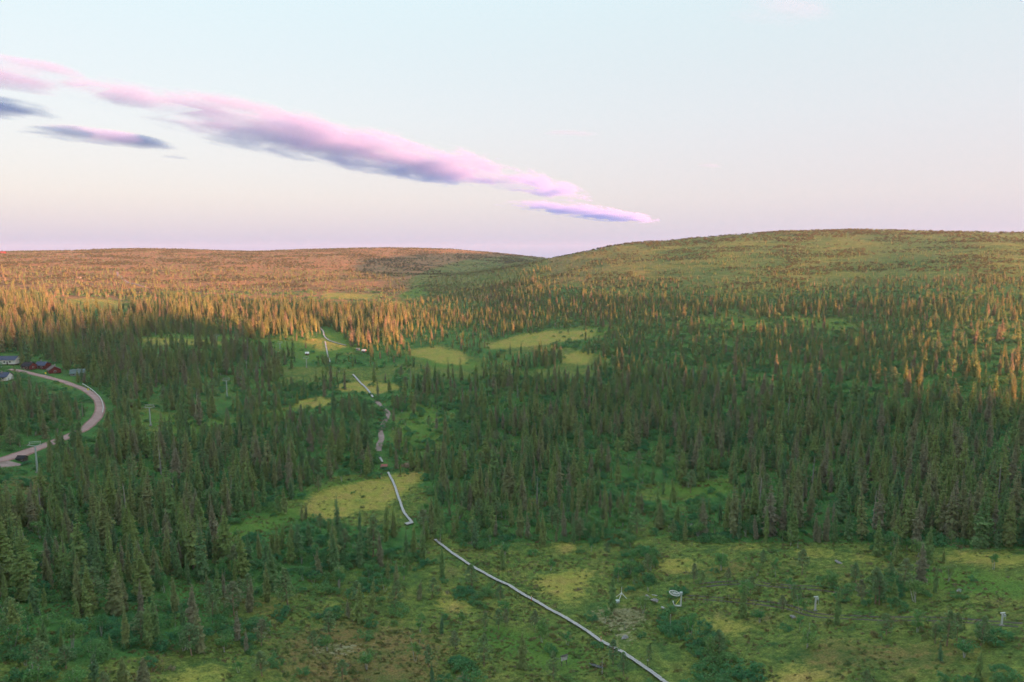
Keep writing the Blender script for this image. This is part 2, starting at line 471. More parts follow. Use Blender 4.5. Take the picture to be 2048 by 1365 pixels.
# ------------------------------------------------------------------ what grows where, read off the photo (outlines in photo pixels, used on the ground)
BOG = [
    [(612, 1036), (618, 985), (690, 966), (770, 952), (862, 938), (858, 956), (805, 985), (772, 1015), (710, 1030), (655, 1042)],
    [(1095, 1082), (1172, 1085), (1168, 1122), (1108, 1112)], [(1045, 1148), (1190, 1134), (1205, 1160), (1150, 1168), (1182, 1205), (1130, 1216), (1085, 1178)],
    [(800, 705), (870, 690), (935, 708), (940, 738), (850, 722)], [(585, 805), (655, 790), (668, 810), (598, 822)], [(655, 772), (740, 760), (810, 772), (752, 790), (680, 785)],
    [(115, 598), (180, 595), (265, 606), (245, 622), (140, 618)], [(590, 680), (640, 674), (700, 694), (650, 706)], [(250, 672), (420, 680), (470, 690), (300, 690)],
    [(940, 700), (1060, 664), (1200, 658), (1190, 676), (1050, 696)], [(1115, 712), (1185, 694), (1180, 730), (1130, 730)],
    [(1310, 1128), (1340, 1108), (1400, 1118), (1420, 1140), (1340, 1150)], [(1440, 1085), (1520, 1092), (1540, 1104), (1470, 1112)], [(1550, 1098), (1640, 1090), (1700, 1100), (1660, 1118), (1590, 1114)], [(1590, 1130), (1640, 1126), (1660, 1140), (1600, 1148)], [(1690, 1112), (1760, 1104), (1770, 1122), (1710, 1130)],
    [(1860, 1098), (2060, 1106), (2060, 1140), (1900, 1128)], [(1430, 1225), (1500, 1250), (1480, 1275), (1420, 1255)],
    [(1540, 1330), (1620, 1320), (1700, 1365), (1560, 1385)], [(330, 1345), (440, 1322), (470, 1338), (400, 1380), (320, 1385)], [(860, 1180), (930, 1195), (960, 1225), (880, 1225)],
    [(640, 585), (760, 588), (750, 600), (650, 598)], [(770, 605), (800, 600), (810, 612), (775, 616)],
]
MEADOW = [
    [(400, 1060), (520, 1030), (620, 1000), (620, 1040), (500, 1075), (400, 1085)], [(1300, 972), (1440, 955), (1500, 975), (1410, 1000), (1310, 992)], [(600, 975), (700, 955), (760, 945), (760, 965), (620, 990)],
    [(900, 905), (1040, 880), (1035, 895), (920, 925)], [(280, 815), (400, 845), (520, 830), (640, 800), (640, 815), (520, 850), (380, 870), (260, 850)],
    [(820, 800), (900, 830), (860, 930), (810, 920), (790, 850)], [(790, 590), (850, 570), (860, 590), (800, 602)], [(100, 760), (135, 760), (175, 778), (140, 778)],
    [(1780, 1130), (2060, 1150), (2060, 1215), (1850, 1190)], [(1640, 1205), (1740, 1205), (1760, 1228), (1660, 1225)],
    [(1060, 668), (1180, 652), (1260, 652), (1200, 672), (1100, 684)], [(820, 712), (900, 700), (960, 725), (940, 745), (850, 735)], [(560, 668), (700, 660), (720, 700), (620, 730), (560, 700)],
    [(1380, 640), (1450, 625), (1560, 650), (1520, 665), (1400, 655)], [(1560, 630), (1720, 640), (1700, 665), (1580, 650)], [(300, 665), (560, 680), (560, 700), (300, 690)],
    [(960, 1240), (1180, 1290), (1200, 1340), (1000, 1330), (930, 1280)],
]
BROWN = [
    [(1540, 1305), (1650, 1278), (1790, 1290), (1890, 1275), (1990, 1310), (1950, 1345), (1700, 1350), (1560, 1330)], [(540, 1262), (700, 1235), (880, 1260), (920, 1310), (850, 1390), (540, 1390)],
    [(1120, 1225), (1180, 1208), (1330, 1205), (1330, 1240), (1200, 1232)], [(1640, 1120), (1700, 1120), (1740, 1148), (1660, 1146)], [(1340, 1140), (1500, 1120), (1530, 1150), (1400, 1170)],
    [(830, 928), (760, 940), (780, 945)], [(400, 1190), (620, 1205), (560, 1235), (420, 1225)], [(1000, 990), (1130, 1000), (1120, 1025), (1010, 1020)], [(0, 960), (100, 940), (160, 970), (40, 1010)],
    [(118, 752), (150, 756), (168, 774), (140, 770)], [(575, 700), (606, 700), (606, 712), (578, 712)], [(1250, 1255), (1330, 1240), (1330, 1290), (1240, 1290)],
]
LICHEN = [[(1180, 1222), (1255, 1205), (1312, 1225), (1285, 1258), (1205, 1254)], [(1205, 1265), (1280, 1262), (1272, 1290), (1215, 1285)], [(610, 1290), (700, 1275), (740, 1300), (640, 1320)]]
DARKSTRIP = []

def cover(u, v, polys):
    r = np.zeros(np.shape(u))
    for p in polys:
        r = np.maximum(r, in_poly(u, v, p))
    return r

def zones(x, y):
    """expected spruces, pines, birches, scrub bushes per 100 m2 and spruce height at ground points"""
    z = ground(x, y)
    D = np.hypot(x, y)
    j = np.clip(D / 160, .6, 4)
    xx = x + (fbm(x, y, 14, 31) - .5) * 9 * j; yy = y + (fbm(x, y, 14, 47) - .5) * 12 * j
    u, v, _ = project(xx, yy, ground(xx, yy))
    ur = u
    u = np.clip(u, 4, 2044); v = np.clip(v, 440, 1362)
    clump = fbm(x, y, 38, 17)
    sp = np.zeros_like(x); pi = np.zeros_like(x); bi = np.zeros_like(x); wi = np.zeros_like(x); h = np.full_like(x, 10.0)
    def put(poly, s=None, p=None, b=None, w=None, hh=None):
        k = in_poly(u, v, poly)
        for a, val in ((sp, s), (pi, p), (bi, b), (wi, w), (h, hh)):
            if val is not None:
                a[k] = val
    big = 4000
    # open fells
    put([(-9, 400), (big, 400), (big, 620), (-9, 620)], .10, 0, .25, 1.6, 3.4)
    put([(1090, 522), (1500, 508), (2060, 502), (2060, 575), (1090, 575)], 1.0, 0, .5, 2.6, 3.2)
    put([(-9, 535), (400, 535), (820, 550), (820, 620), (-9, 610)], .75, 0, .4, 1.8, 4.8)
    put([(850, 562), (960, 535), (1095, 520), (1095, 560), (930, 596), (850, 600)], 2.2, 0, .5, 3.0, 4.2)
    # left slope: band of sunlit spruces and dark forest under it
    put([(-9, 580), (300, 590), (700, 612), (800, 614), (1000, 575), (1085, 540), (1100, 570), (1000, 740), (600, 740), (-9, 740)], 2.4, .1, .5, 1.2, 7.0)
    put([(-9, 606), (120, 620), (700, 628), (800, 622), (800, 690), (700, 690), (560, 676), (-9, 700)], 5.0, 0, .3, .4, 10.5)
    put([(800, 622), (900, 600), (990, 570), (1085, 545), (1095, 575), (1000, 640), (1000, 700), (800, 700)], 3.6, 0, .3, .6, 6.6)
    put([(-9, 650), (300, 672), (540, 708), (560, 760), (250, 800), (-9, 730)], 5.5, 0, .4, .8, 12.0)
    put([(-9, 715), (60, 725), (240, 770), (620, 765), (1060, 745), (1060, 960), (600, 1000), (-9, 990)], 3.4, .5, 1.5, 4.0, 8.6)
    put([(200, 735), (470, 730), (540, 770), (440, 860), (240, 850)], 3.0, .2, .8, 2.0, 11.5)
    put([(-9, 770), (60, 795), (170, 830), (150, 860), (40, 890), (-9, 900)], 3.4, .1, 2.0, 5.0, 9.0)
    put([(540, 860), (740, 860), (745, 960), (600, 980), (540, 940)], 2.6, .5, .8, 2.0, 11.0)
    put([(200, 890), (600, 910), (640, 965), (560, 1010), (330, 1030), (130, 1010)], 3.0, .3, .9, 2.6, 11.0)
    # lower left forest
    put([(-9, 1000), (300, 1000), (420, 1020), (560, 1010), (620, 1045), (830, 1050), (850, 1140), (800, 1185), (620, 1200), (480, 1170), (300, 1180), (-9, 1225)], 4.8, .2, .8, 2.4, 10.4)
    put([(420, 1080), (620, 1050), (850, 1055), (900, 1150), (800, 1200), (640, 1200), (500, 1160)], 2.9, .5, 1.8, 5.0, 9.0)
    # middle and right forest
    put([(840, 970), (1000, 940), (1040, 990), (1000, 1020), (880, 1020)], 3.4, .1, .8, 2.0, 11.5)
    put([(820, 1020), (1050, 1015), (1240, 1005), (1280, 1070), (1150, 1085), (900, 1120), (830, 1100)], 1.7, .5, 2.2, 4.6, 9.0)
    put([(1040, 755), (2060, 740), (2060, 1098), (1700, 1082), (1480, 1078), (1400, 1016), (1300, 990), (1200, 1018), (1040, 1020), (1020, 940), (1060, 880)], 3.8, .15, 1.0, 3.0, 10.2)
    put([(1480, 1000), (1700, 960), (2060, 900), (2060, 1098), (1700, 1082), (1480, 1078)], 4.3, .1, .9, 3.0, 11.0)
    put([(1180, 985), (1300, 1000), (1400, 1020), (1480, 1078), (1310, 1075), (1230, 1040)], 2.3, .5, 2.4, 5.5, 9.5)
    put([(1200, 730), (2060, 680), (2060, 820), (1700, 800), (1450, 785), (1200, 775)], 2.9, .3, .9, 3.0, 9.5)
    put([(1000, 590), (1400, 585), (2060, 575), (2060, 740), (1700, 750), (1300, 750), (1180, 700), (1000, 670)], 2.9, .2, .9, 4.2, 7.2)
    put([(1080, 552), (1500, 565), (2060, 550), (2060, 600), (1500, 612), (1100, 590)], 2.0, .1, .9, 4.4, 4.4)
    put([(1000, 712), (1110, 700), (1130, 722), (1110, 738), (1010, 740)], 5, 0, .3, .6, 9.0)
    put([(760, 745), (1050, 750), (1040, 790), (800, 800)], 3.0, .2, .8, 2.2, 10.5)
    # open bogs of the foreground
    put([(-9, 1225), (300, 1182), (480, 1172), (620, 1203), (800, 1190), (850, 1140), (1040, 1090), (1240, 1085), (1500, 1080), (1700, 1086), (2060, 1102), (2060, 1400), (-9, 1400)], .10, .15, .45, .6, 7.0)
    put([(-9, 1225), (300, 1182), (480, 1172), (620, 1203), (600, 1262), (-9, 1290)], 2.0, .6, 1.3, 1.6, 8.5)
    put([(-9, 1262), (200, 1250), (380, 1262), (420, 1300), (200, 1330), (150, 1400), (-9, 1400)], 1.5, .7, 2.6, 5.0, 8.5)
    put([(420, 1240), (560, 1250), (520, 1290), (420, 1290)], .1, .2, 1.6, 5.0)
    put([(1225, 1070), (1290, 1070), (1310, 1150), (1315, 1190), (1270, 1185), (1235, 1140)], .3, .2, 4.0, 22.0, 7)
    put([(1305, 1215), (1345, 1222), (1400, 1270), (1450, 1300), (1540, 1400), (1440, 1400), (1370, 1310), (1320, 1265)], 0, .1, 3.0, 22.0)
    put([(1085, 1302), (1140, 1292), (1200, 1300), (1195, 1322), (1100, 1326)], 0, 0, 2.0, 24.0)
    put([(920, 1178), (1010, 1192), (990, 1216), (925, 1206)], .3, .2, 2.2, 18.0)
    put([(520, 1200), (860, 1180), (900, 1240), (720, 1262), (540, 1250)], .7, .45, 1.0, 1.4, 7.5)
    put([(860, 1335), (930, 1325), (960, 1400), (840, 1400)], .1, .1, 2.4, 14)
    put([(1500, 1320), (1560, 1330), (1750, 1365), (1900, 1375), (1900, 1395), (1500, 1395)], 0, 0, .5, 9)
    put([(1770, 1100), (1880, 1105), (1920, 1150), (1960, 1195), (1830, 1200), (1790, 1150)], 1.2, .5, 2.0, 6, 9)
    put([(1700, 1165), (1830, 1165), (1860, 1210), (1700, 1208)], .1, .8, 1.8, 4)
    put([(1870, 1250), (1990, 1240), (1990, 1310), (1880, 1310)], .1, .8, 1.6, 4)
    # clearings
    bog_ = cover(ur, v, BOG); mea = cover(ur, v, MEADOW)
    for a, kb, km in ((sp, .02, .22), (pi, .06, .25), (bi, .05, .35), (wi, .04, .45)):
        a *= np.where(bog_ > 0, kb, np.where(mea > 0, km, 1))
    g = np.clip(.5 + 1.0 * sstep(.30, .64, clump), .4, 1.5)
    sp *= g * 1.28; h *= np.where(v > 640, .88, .95); wi *= np.clip(.3 + 1.7 * sstep(.35, .62, fbm(x, y, 12, 71)), .2, 2)
    # bushes gather into dark patches on the fells
    fellz = v < 575
    wi = np.where(fellz, wi * 2.2 * sstep(.46, .66, fbm(x, y, 55, 81)) + .25, wi)
    return sp, pi, bi, wi, h, u, v

# ------------------------------------------------------------------ object helpers
def link(o, parent=None):
    col.objects.link(o)
    if parent is not None:
        o.parent = parent
    return o

def tag(o, label=None, cat=None, group=None, kind=None):
    for k, val in (("label", label), ("category", cat), ("group", group), ("kind", kind)):
        if val:
            o[k] = val
    return o

def empty(name, loc, rz=0.0, s=1.0):
    o = bpy.data.objects.new(name, None)
    o.empty_display_size = .1
    o.location = loc; o.rotation_euler = (0, 0, rz); o.scale = (s, s, s)
    return link(o)

class MB:
    """collects boxes, bars and tubes for one mesh"""
    def __init__(self):
        self.v = []; self.f = []
    def add(self, vs_, fs_):
        k = len(self.v)
        self.v += [tuple(p) for p in vs_]
        self.f += [tuple(i + k for i in f) for f in fs_]
        return self
    def box(self, c, s, rz=0.0, m=None):
        pts = []
        for dz in (-.5, .5):
            for dx, dy in ((-.5, -.5), (.5, -.5), (.5, .5), (-.5, .5)):
                p = Vector((dx * s[0], dy * s[1], dz * s[2]))
                p = Matrix.Rotation(rz, 3, 'Z') @ p
                if m is not None:
                    p = m @ p
                pts.append(p + Vector(c))
        return self.add(pts, [(3, 2, 1, 0), (4, 5, 6, 7), (0, 1, 5, 4), (1, 2, 6, 5), (2, 3, 7, 6), (3, 0, 4, 7)])
    def tube(self, a, b, r0, r1=None, n=8, cap=True):
        r1 = r0 if r1 is None else r1
        a, b = Vector(a), Vector(b)
        q = (b - a).normalized().to_track_quat('Z', 'Y')
        pts = []
        for c_, r in ((a, r0), (b, r1)):
            for i in range(n):
                t = 2 * math.pi * i / n
                pts.append(c_ + q @ Vector((math.cos(t) * r, math.sin(t) * r, 0)))
        fs = [(i, (i + 1) % n, n + (i + 1) % n, n + i) for i in range(n)]
        if cap:
            fs += [tuple(range(n - 1, -1, -1)), tuple(range(n, 2 * n))]
        return self.add(pts, fs)
    def prism(self, outline, y0, y1):
        """outline in the x-z plane pulled along y"""
        n_ = len(outline)
        pts = [(x, y0, z) for x, z in outline] + [(x, y1, z) for x, z in outline]
        fs = [tuple(range(n_)), tuple(range(2 * n_ - 1, n_ - 1, -1))]
        fs += [(i, n_ + i, n_ + (i + 1) % n_, (i + 1) % n_) for i in range(n_)]
        return self.add(pts, fs)
    def ring(self, c, R, r, n=28, k=6, m=None):
        pts = []
        for i in range(n):
            t = 2 * math.pi * i / n
            for j in range(k):
                s = 2 * math.pi * j / k
                p = Vector(((R + r * math.cos(s)) * math.cos(t), (R + r * math.cos(s)) * math.sin(t), r * math.sin(s)))
                if m is not None:
                    p = m @ p
                pts.append(p + Vector(c))
        return self.add(pts, [(i * k + j, ((i + 1) % n) * k + j, ((i + 1) % n) * k + (j + 1) % k, i * k + (j + 1) % k) for i in range(n) for j in range(k)])
    def mesh(self, name, mat, smooth=False):
        me = bpy.data.meshes.new(name)
        me.from_pydata(self.v, [], self.f)
        me.materials.append(M[mat] if isinstance(mat, str) else mat)
        me.validate(); me.update()
        if smooth:
            me.shade_smooth()
        return me
    def build(self, name, mat, parent=None, smooth=False):
        return link(bpy.data.objects.new(name, self.mesh(name, mat, smooth)), parent)

# ------------------------------------------------------------------ the ground sheet
nx, ny = len(GX), len(GY)
verts = np.stack([GXX.ravel(), GYY.ravel(), GZ.ravel()], 1)
I = np.arange(nx * ny).reshape(ny, nx)
quads = np.stack([I[:-1, :-1].ravel(), I[:-1, 1:].ravel(), I[1:, 1:].ravel(), I[1:, :-1].ravel()], 1)
gme = bpy.data.meshes.new("ground")
gme.vertices.add(len(verts)); gme.vertices.foreach_set("co", verts.ravel())
gme.loops.add(len(quads) * 4); gme.loops.foreach_set("vertex_index", quads.ravel().astype(np.int32))
gme.polygons.add(len(quads)); gme.polygons.foreach_set("loop_start", np.arange(0, len(quads) * 4, 4, dtype=np.int32))
gme.update(calc_edges=True)
gme.shade_smooth()
gx_, gy_, gz_ = verts[:, 0], verts[:, 1], verts[:, 2]
gd_ = np.hypot(gx_, gy_)
gu, gv, gdep = project(gx_, gy_, gz_)
front = gy_ > 40
gu = np.clip(np.where(front, gu, 1000), 2, 2046); gv = np.where(front, np.clip(gv, 440, 1364), 1300)
spz = zones(gx_, gy_)[0]
wx = gx_ + (fbm(gx_, gy_, 9, 61) - .5) * 6; wy = gy_ + (fbm(gx_, gy_, 9, 67) - .5) * 8
guw, gvw, _ = project(wx, wy, ground(wx, wy))
guw = np.where(front, guw, 1000); gvw = np.where(front, np.clip(gvw, 440, 1364), 1300)
def set_attr(name, arr, blur=0):
    arr = np.asarray(arr, float).reshape(ny, nx)
    for _ in range(blur):
        q = np.pad(arr, 1, 'edge')
        arr = (q[:-2, 1:-1] + q[2:, 1:-1] + q[1:-1, :-2] + q[1:-1, 2:] + 2 * arr) / 6
    arr = arr.ravel()
    a = gme.attributes.new(name, 'FLOAT', 'POINT')
    a.data.foreach_set("value", np.asarray(arr, np.float32))
hidden_beyond = gd_ > 2300
fell_f = np.where(front, 1 - sstep(560, 640, gv + (gu > 1000) * 25 - 40 * (fbm(gx_, gy_, 120, 5) - .5)), 1.0)
fell_f = np.where(gd_ < 330, 0, fell_f)
set_attr("fell", fell_f)
set_attr("fellgreen_shade", np.maximum(sstep(-150, 250, gx_ - (gy_ - 800) * .1) * (1 - sstep(1500, 1750, gd_)), in_poly(guw, gvw, [(815, 560), (860, 538), (930, 520), (1010, 512), (1098, 516), (1098, 570), (920, 596), (820, 606)]) * front * .9), 2)  # greener growth of the right fell; ravine outline also paints in cool shade
set_attr("forest", np.where(front, sstep(.8, 3.0, spz), .3) * (gd_ < 2300), 3)
set_attr("bog", cover(guw, gvw, BOG) * front, 4)
set_attr("meadow", cover(guw, gvw, MEADOW) * front, 4)
set_attr("brown", cover(guw, gvw, BROWN) * front * .74, 7)
set_attr("lichen", cover(guw, gvw, LICHEN) * front, 4)
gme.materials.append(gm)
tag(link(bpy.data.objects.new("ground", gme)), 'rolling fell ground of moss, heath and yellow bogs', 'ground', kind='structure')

# ------------------------------------------------------------------ road, trail, boardwalks
def spline(pts, step):
    """Catmull-Rom through ground points, resampled every step metres"""
    p = [np.array(q[:2], float) for q in pts]
    p = [2 * p[0] - p[1]] + p + [2 * p[-1] - p[-2]]
    out = []
    for i in range(1, len(p) - 2):
        for t in np.linspace(0, 1, 24, endpoint=False):
            a, b, c_, d = p[i - 1:i + 3]
            out.append(.5 * ((2 * b) + (c_ - a) * t + (2 * a - 5 * b + 4 * c_ - d) * t * t + (3 * b - a - 3 * c_ + d) * t ** 3))
    out.append(p[-2])
    out = np.array(out)
    s = np.concatenate([[0], np.cumsum(np.hypot(*np.diff(out, axis=0).T))])
    q = np.arange(0, s[-1], step)
    return np.stack([np.interp(q, s, out[:, 0]), np.interp(q, s, out[:, 1])], 1)

def ribbon(name, line, half, lift, mat, wob=0.0, off=0.0, seed=0, across=4, skirt=.35):
    """strip laid over the ground with a crowned top and edges that run down into it"""
    t = np.gradient(line, axis=0); t /= np.linalg.norm(t, axis=1)[:, None]
    nrm = np.stack([-t[:, 1], t[:, 0]], 1)
    m = MB(); rows = []
    for i, (p, n_) in enumerate(zip(line, nrm)):
        wl = half * (1 + wob * (vnoise(p[0], p[1], 3, seed) - .5)); wr = half * (1 + wob * (vnoise(p[0], p[1], 3, seed + 5) - .5))
        offs = [-wl - .3] + list(np.linspace(-wl, wr, across + 1)) + [wr + .3]
        row = []
        for k, o in enumerate(offs):
            q = p + n_ * (o + off)
            z = float(ground(q[0], q[1])) + (lift if 0 < k < len(offs) - 1 else -skirt)
            row.append((q[0], q[1], z))
        rows.append(row)
    k = len(rows[0])
    vs_ = [q for r in rows for q in r]
    fs = [(i * k + j, i * k + j + 1, (i + 1) * k + j + 1, (i + 1) * k + j) for i in range(len(rows) - 1) for j in range(k - 1)]
    m.add(vs_, fs)
    return m.build(name, mat, smooth=True)

road_px = [(-150, 948), (-70, 936), (0, 921), (40, 910), (75, 897), (110, 884), (145, 870), (170, 857), (190, 839), (200, 820), (196, 802), (182, 788), (160, 776), (130, 765), (100, 757), (72, 750), (48, 744), (20, 739)]
road_line = spline([at(*p) for p in road_px], 2.0)
road = tag(ribbon('road', road_line, 1.75, .16, 'road', .10, 0, 3, 6), 'pinkish gravel road curving through the spruces to the houses', 'road', kind='structure')
for off in (-.8, -.05, .7):
    w = ribbon('wheel_track', road_line, .28, .172, 'wheel_track', .5, off, 9, 2, -.165)
    w.parent = road
yard = tag(ribbon('gravel_yard', spline([at(-60, 938), at(-10, 932), at(22, 928), at(34, 924)], 2.0), 2.6, .12, 'trail', .2, 0, 4), 'grey gravel pull-in beside the road', 'yard', kind='structure')
trail = tag(ribbon('path', spline([at(*p) for p in [(758, 903), (757, 895), (762, 880), (762, 862), (768, 848), (773, 838), (776, 828), (766, 815), (760, 811), (752, 802)]], 1.0), 1.0, .10, 'trail', .7, 0, 11), 'brown trampled gravel path winding through the mixed forest', 'path', kind='structure')
tag(ribbon('path', spline([at(*p) for p in [(641, 658), (630, 648), (612, 640), (560, 622), (525, 612)]], 3.0), 1.0, .12, 'trail', .5, 0, 12), 'faint path climbing through the sunlit spruces', 'path', kind='structure')
tag(ribbon('path', spline([at(*p) for p in [(296, 577), (275, 570), (250, 562), (238, 553), (233, 544)]], 4.0), 1.6, .15, 'trail', .5, 0, 13), 'pale path climbing the far red-brown fell', 'path', kind='structure')
for pts, lab in (([(1400, 1172), (1470, 1166), (1560, 1172), (1660, 1180), (1700, 1186)], 'worn vehicle track across the bog above the lift posts'),
                 ([(1370, 1195), (1450, 1200), (1560, 1212), (1640, 1232), (1760, 1238), (1900, 1240), (2060, 1252)], 'worn track along the small lift line on the bog')):
    ln = spline([at(*p) for p in pts], 1.5)
    tr = ribbon('track', ln, .22, .03, 'timber_dark', .9, -.8, 21, 1)
    t2 = ribbon('wheel_rut', ln, .22, .03, 'timber_dark', .9, .8, 22, 1); t2.parent = tr
    tag(tr, lab, 'track', kind='structure')

def boardwalk(label, px, half, step=3.6):
    """plank sections on cross bearers; each section a part"""
    pts = [at(*p) for p in px]
    line = spline(pts, step)
    root = empty('boardwalk', (line[0][0], line[0][1], float(ground(*line[0]))))
    tag(root, label, 'boardwalk', 'boardwalk runs')
    base = Vector(root.location)
    for i in range(len(line) - 1):
        a, b = line[i], line[i + 1]
        d = b - a; L = np.linalg.norm(d); d /= L
        nrm = np.array([-d[1], d[0]])
        za = float(ground(*a)) + .34 + .05 * random.random(); zb = float(ground(*b)) + .34 + .05 * random.random()
        jit = random.uniform(-.06, .06)
        m = MB()
        k = max(4, int(L / .45))
        for s in range(k):                      # cross boards of the section
            t0, t1 = s / k, (s + .93) / k
            w = half + random.uniform(-.04, .04)
            zz = random.uniform(-.008, .008)
            c4 = []
            for t in (t0, t1):
                for sg in (-1, 1):
                    q = a + d * L * t + nrm * (sg * w + jit)
                    c4.append((q[0] - base.x, q[1] - base.y, za + (zb - za) * t - base.z + zz))
            lo = [(x, y, z - .06) for x, y, z in c4]
            m.add(c4 + lo, [(0, 2, 3, 1), (4, 5, 7, 6), (0, 1, 5, 4), (2, 6, 7, 3), (0, 4, 6, 2), (1, 3, 7, 5)])
        sec = m.build('deck_section', 'timber', root)
        mm = MB()
        for sg in (-.7, .7):
            p0 = a + nrm * half * sg; p1 = b + nrm * half * sg
            mm.tube((p0[0] - base.x, p0[1] - base.y, za - .13 - base.z), (p1[0] - base.x, p1[1] - base.y, zb - .13 - base.z), .07, n=4)
        mm.build('runner', 'timber_dark', sec)
        bb = MB()
        q0 = a - nrm * half * 1.1; q1 = a + nrm * half * 1.1
        bb.tube((q0[0] - base.x, q0[1] - base.y, za - .26 - base.z), (q1[0] - base.x, q1[1] - base.y, za - .26 - base.z), .10, n=5)
        bb.build('bearer', 'timber_dark', sec)
    return line
BW = []
BW.append(boardwalk('long pale boardwalk crossing the open bog in the lower middle', [(1345, 1378), (1322, 1362), (1290, 1338), (1245, 1308), (1200, 1284), (1150, 1250), (1100, 1222), (1040, 1188), (1020, 1174), (985, 1158), (965, 1147), (925, 1122), (890, 1097), (866, 1078)], .36))
BW.append(boardwalk('grey boardwalk running along the yellow bog below the red deck', [(824, 1047), (810, 1030), (800, 1005), (790, 975), (782, 958), (774, 943)], .36))
BW.append(boardwalk('short boardwalk above the red deck', [(764, 926), (759, 916), (755, 908)], .42))
BW.append(boardwalk('pale boardwalk crossing the small yellow bog beyond the forest path', [(746, 796), (733, 778), (722, 768), (712, 757), (704, 748)], .5))
BW.append(boardwalk('far bending boardwalk below the sunlit spruces', [(692, 692), (670, 686), (655, 680), (648, 672), (646, 664), (640, 657)], .5, 5.0))
BW.append(boardwalk('far broken boardwalk descending past the red hut', [(650, 684), (653, 700), (656, 714), (662, 730)], .4, 5.0))

# red deck and end landing
def platform(label, px, w, l, mat, name='deck', rot=0.0, cat='deck'):
    p = at(*px)
    root = empty(name, p, rot)
    tag(root, label, cat)
    k = int(l / .3)
    for i in range(k):
        MB().box((0, -l / 2 + (i + .5) * l / k, .38 + random.uniform(-.006, .006)), (w + random.uniform(-.05, .05), l / k * .92, .05)).build('plank', mat, root)
    for sx in (-.45, .45):
        for sy in (-.4, .4):
            MB().box((sx * w, sy * l, .1), (.15, .15, .52)).build('post', 'timber_dark', root)
    return root
platform('square red-brown deck on the boardwalk above the yellow bog', (768, 934), 2.3, 3.6, 'red_deck', rot=.12)
platform('small pale landing at the lower end of the bog boardwalk', (818, 1049), 2.2, 1.5, 'timber', 'landing', .7, 'landing')

# ------------------------------------------------------------------ houses
def house(name, label, cat, px, w, d, h, rise, rot, wall, roof, chimney=None, windows=(), door=None, porch=None, loc=None, trim='white', over=.45, scale=.66):
    p = at(*px) if loc is None else loc
    root = empty(name, (p[0], p[1], p[2] - .1), rot, scale)
    tag(root, label, cat)
    W = MB().prism([(-d / 2, 0), (d / 2, 0), (d / 2, h), (0, h + rise), (-d / 2, h)], -w / 2, w / 2)
    W.v = [(y, x, z) for x, y, z in W.v]
    wall_o = W.build('wall', wall, root)
    sl = rise / (d / 2)
    th = .16
    roofs = None
    for sg in (-1, 1):
        r = MB()
        x0, x1 = 0, d / 2 + over
        z0, z1 = h + rise + .02, h + rise - sl * x1 + .02
        o = [(0, z0), (sg * x1, z1), (sg * x1, z1 + th), (0, z0 + th)]
        r.prism(o if sg > 0 else o[::-1], -w / 2 - over, w / 2 + over)
        r.v = [(y, x, z) for x, y, z in r.v]
        roofs = r.build('roof_slope', roof, root)
    if chimney is not None:
        cx, cyy, chh = chimney
        MB().box((cx, cyy, h + rise - sl * abs(cyy) + chh / 2 - .3), (.7, .7, chh + .6)).build('chimney', 'stone', root)
    for side, x, z, ww, hh in windows:
        f = MB(); g = MB()
        if side in ('front', 'back'):
            s = -1 if side == 'front' else 1
            f.box((x, s * (d / 2 + .03), z), (ww + .24, .06, hh + .24)); g.box((x, s * (d / 2 + .065), z), (ww, .05, hh))
        else:
            s = 1 if side == 'right' else -1
            f.box((s * (w / 2 + .03), x, z), (.06, ww + .24, hh + .24)); g.box((s * (w / 2 + .065), x, z), (.05, ww, hh))
        fo = f.build('window', trim, root); g.build('pane', 'glass', fo)
    if door is not None:
        side, x = door
        s = -1 if side == 'front' else 1
        do = MB().box((x, s * (d / 2 + .04), 1.02), (1.0, .08, 2.04)).build('door', 'timber_dark', root)
        MB().box((x + .38, s * (d / 2 + .11), 1.0), (.12, .05, .04)).build('handle', 'steel', do)
    if porch is not None:
        x, ww, dd = porch
        po = MB().box((x, -d / 2 - dd / 2, .15), (ww, dd, .3)).build('porch', 'cream', root)
        for xx in (-.45, .45):
            MB().box((x + xx * ww, -d / 2 - dd + .1, 1.2), (.12, .12, 2.1)).build('post', 'white', po)
        MB().box((x, -d / 2 - dd / 2, 2.32), (ww + .3, dd + .3, .12)).build('canopy', roof, po)
    return root

house('house', 'long white house with blue-grey roof at the edge behind the birches', 'house', (2, 727), 25, 8, 3.2, 2.3, .05, 'white', 'blue_roof', None, [('front', x, 1.7, 1.2, 1.1) for x in (-9, -5.5, -2, 1.5, 5, 9)], ('front', 7))
house('house', 'red wooden cabin with black roof where the gravel road ends', 'cabin', (58, 738), 7.5, 6, 2.8, 2.2, -.25, 'red_wall', 'black_roof', (1, .8, 1.3), [('front', -2, 1.5, 1.1, 1.0), ('front', 1.2, 1.5, 1.1, 1.0), ('right', 0, 1.5, 1.0, 1.0)], ('front', 2.9), (-1, 3.2, 1.4))
house('house', 'dark roofed red cabin between the red cabin and the brown house', 'cabin', (86, 737), 8, 6.5, 2.9, 2.2, -.15, 'red_wall', 'blue_roof', (-2, .6, 1.5), [('front', -2, 1.5, 1.0, 1.0), ('front', 1.6, 1.5, 1.0, 1.0)], ('front', 0))
house('house', 'brown roofed cabin with cream gable and chimney beside the road bend', 'cabin', (108, 745), 9, 7.5, 2.4, 2.6, -.85, 'red_wall', 'brown_roof', (2, .5, 1.8), [('right', 0, 1.5, 1.2, 1.0), ('front', -1, 1.3, 1.0, .9)], ('front', 2.5))
house('house', 'small grey cabin with green-grey roof beyond the roadside verge', 'cabin', (156, 751), 9, 6, 2.2, 2.4, .35, 'grey_wall', 'green_roof', (0, .5, 1.0), [('front', -2, 1.3, 1.0, .9), ('front', 2, 1.3, 1.0, .9)], ('front', 0))
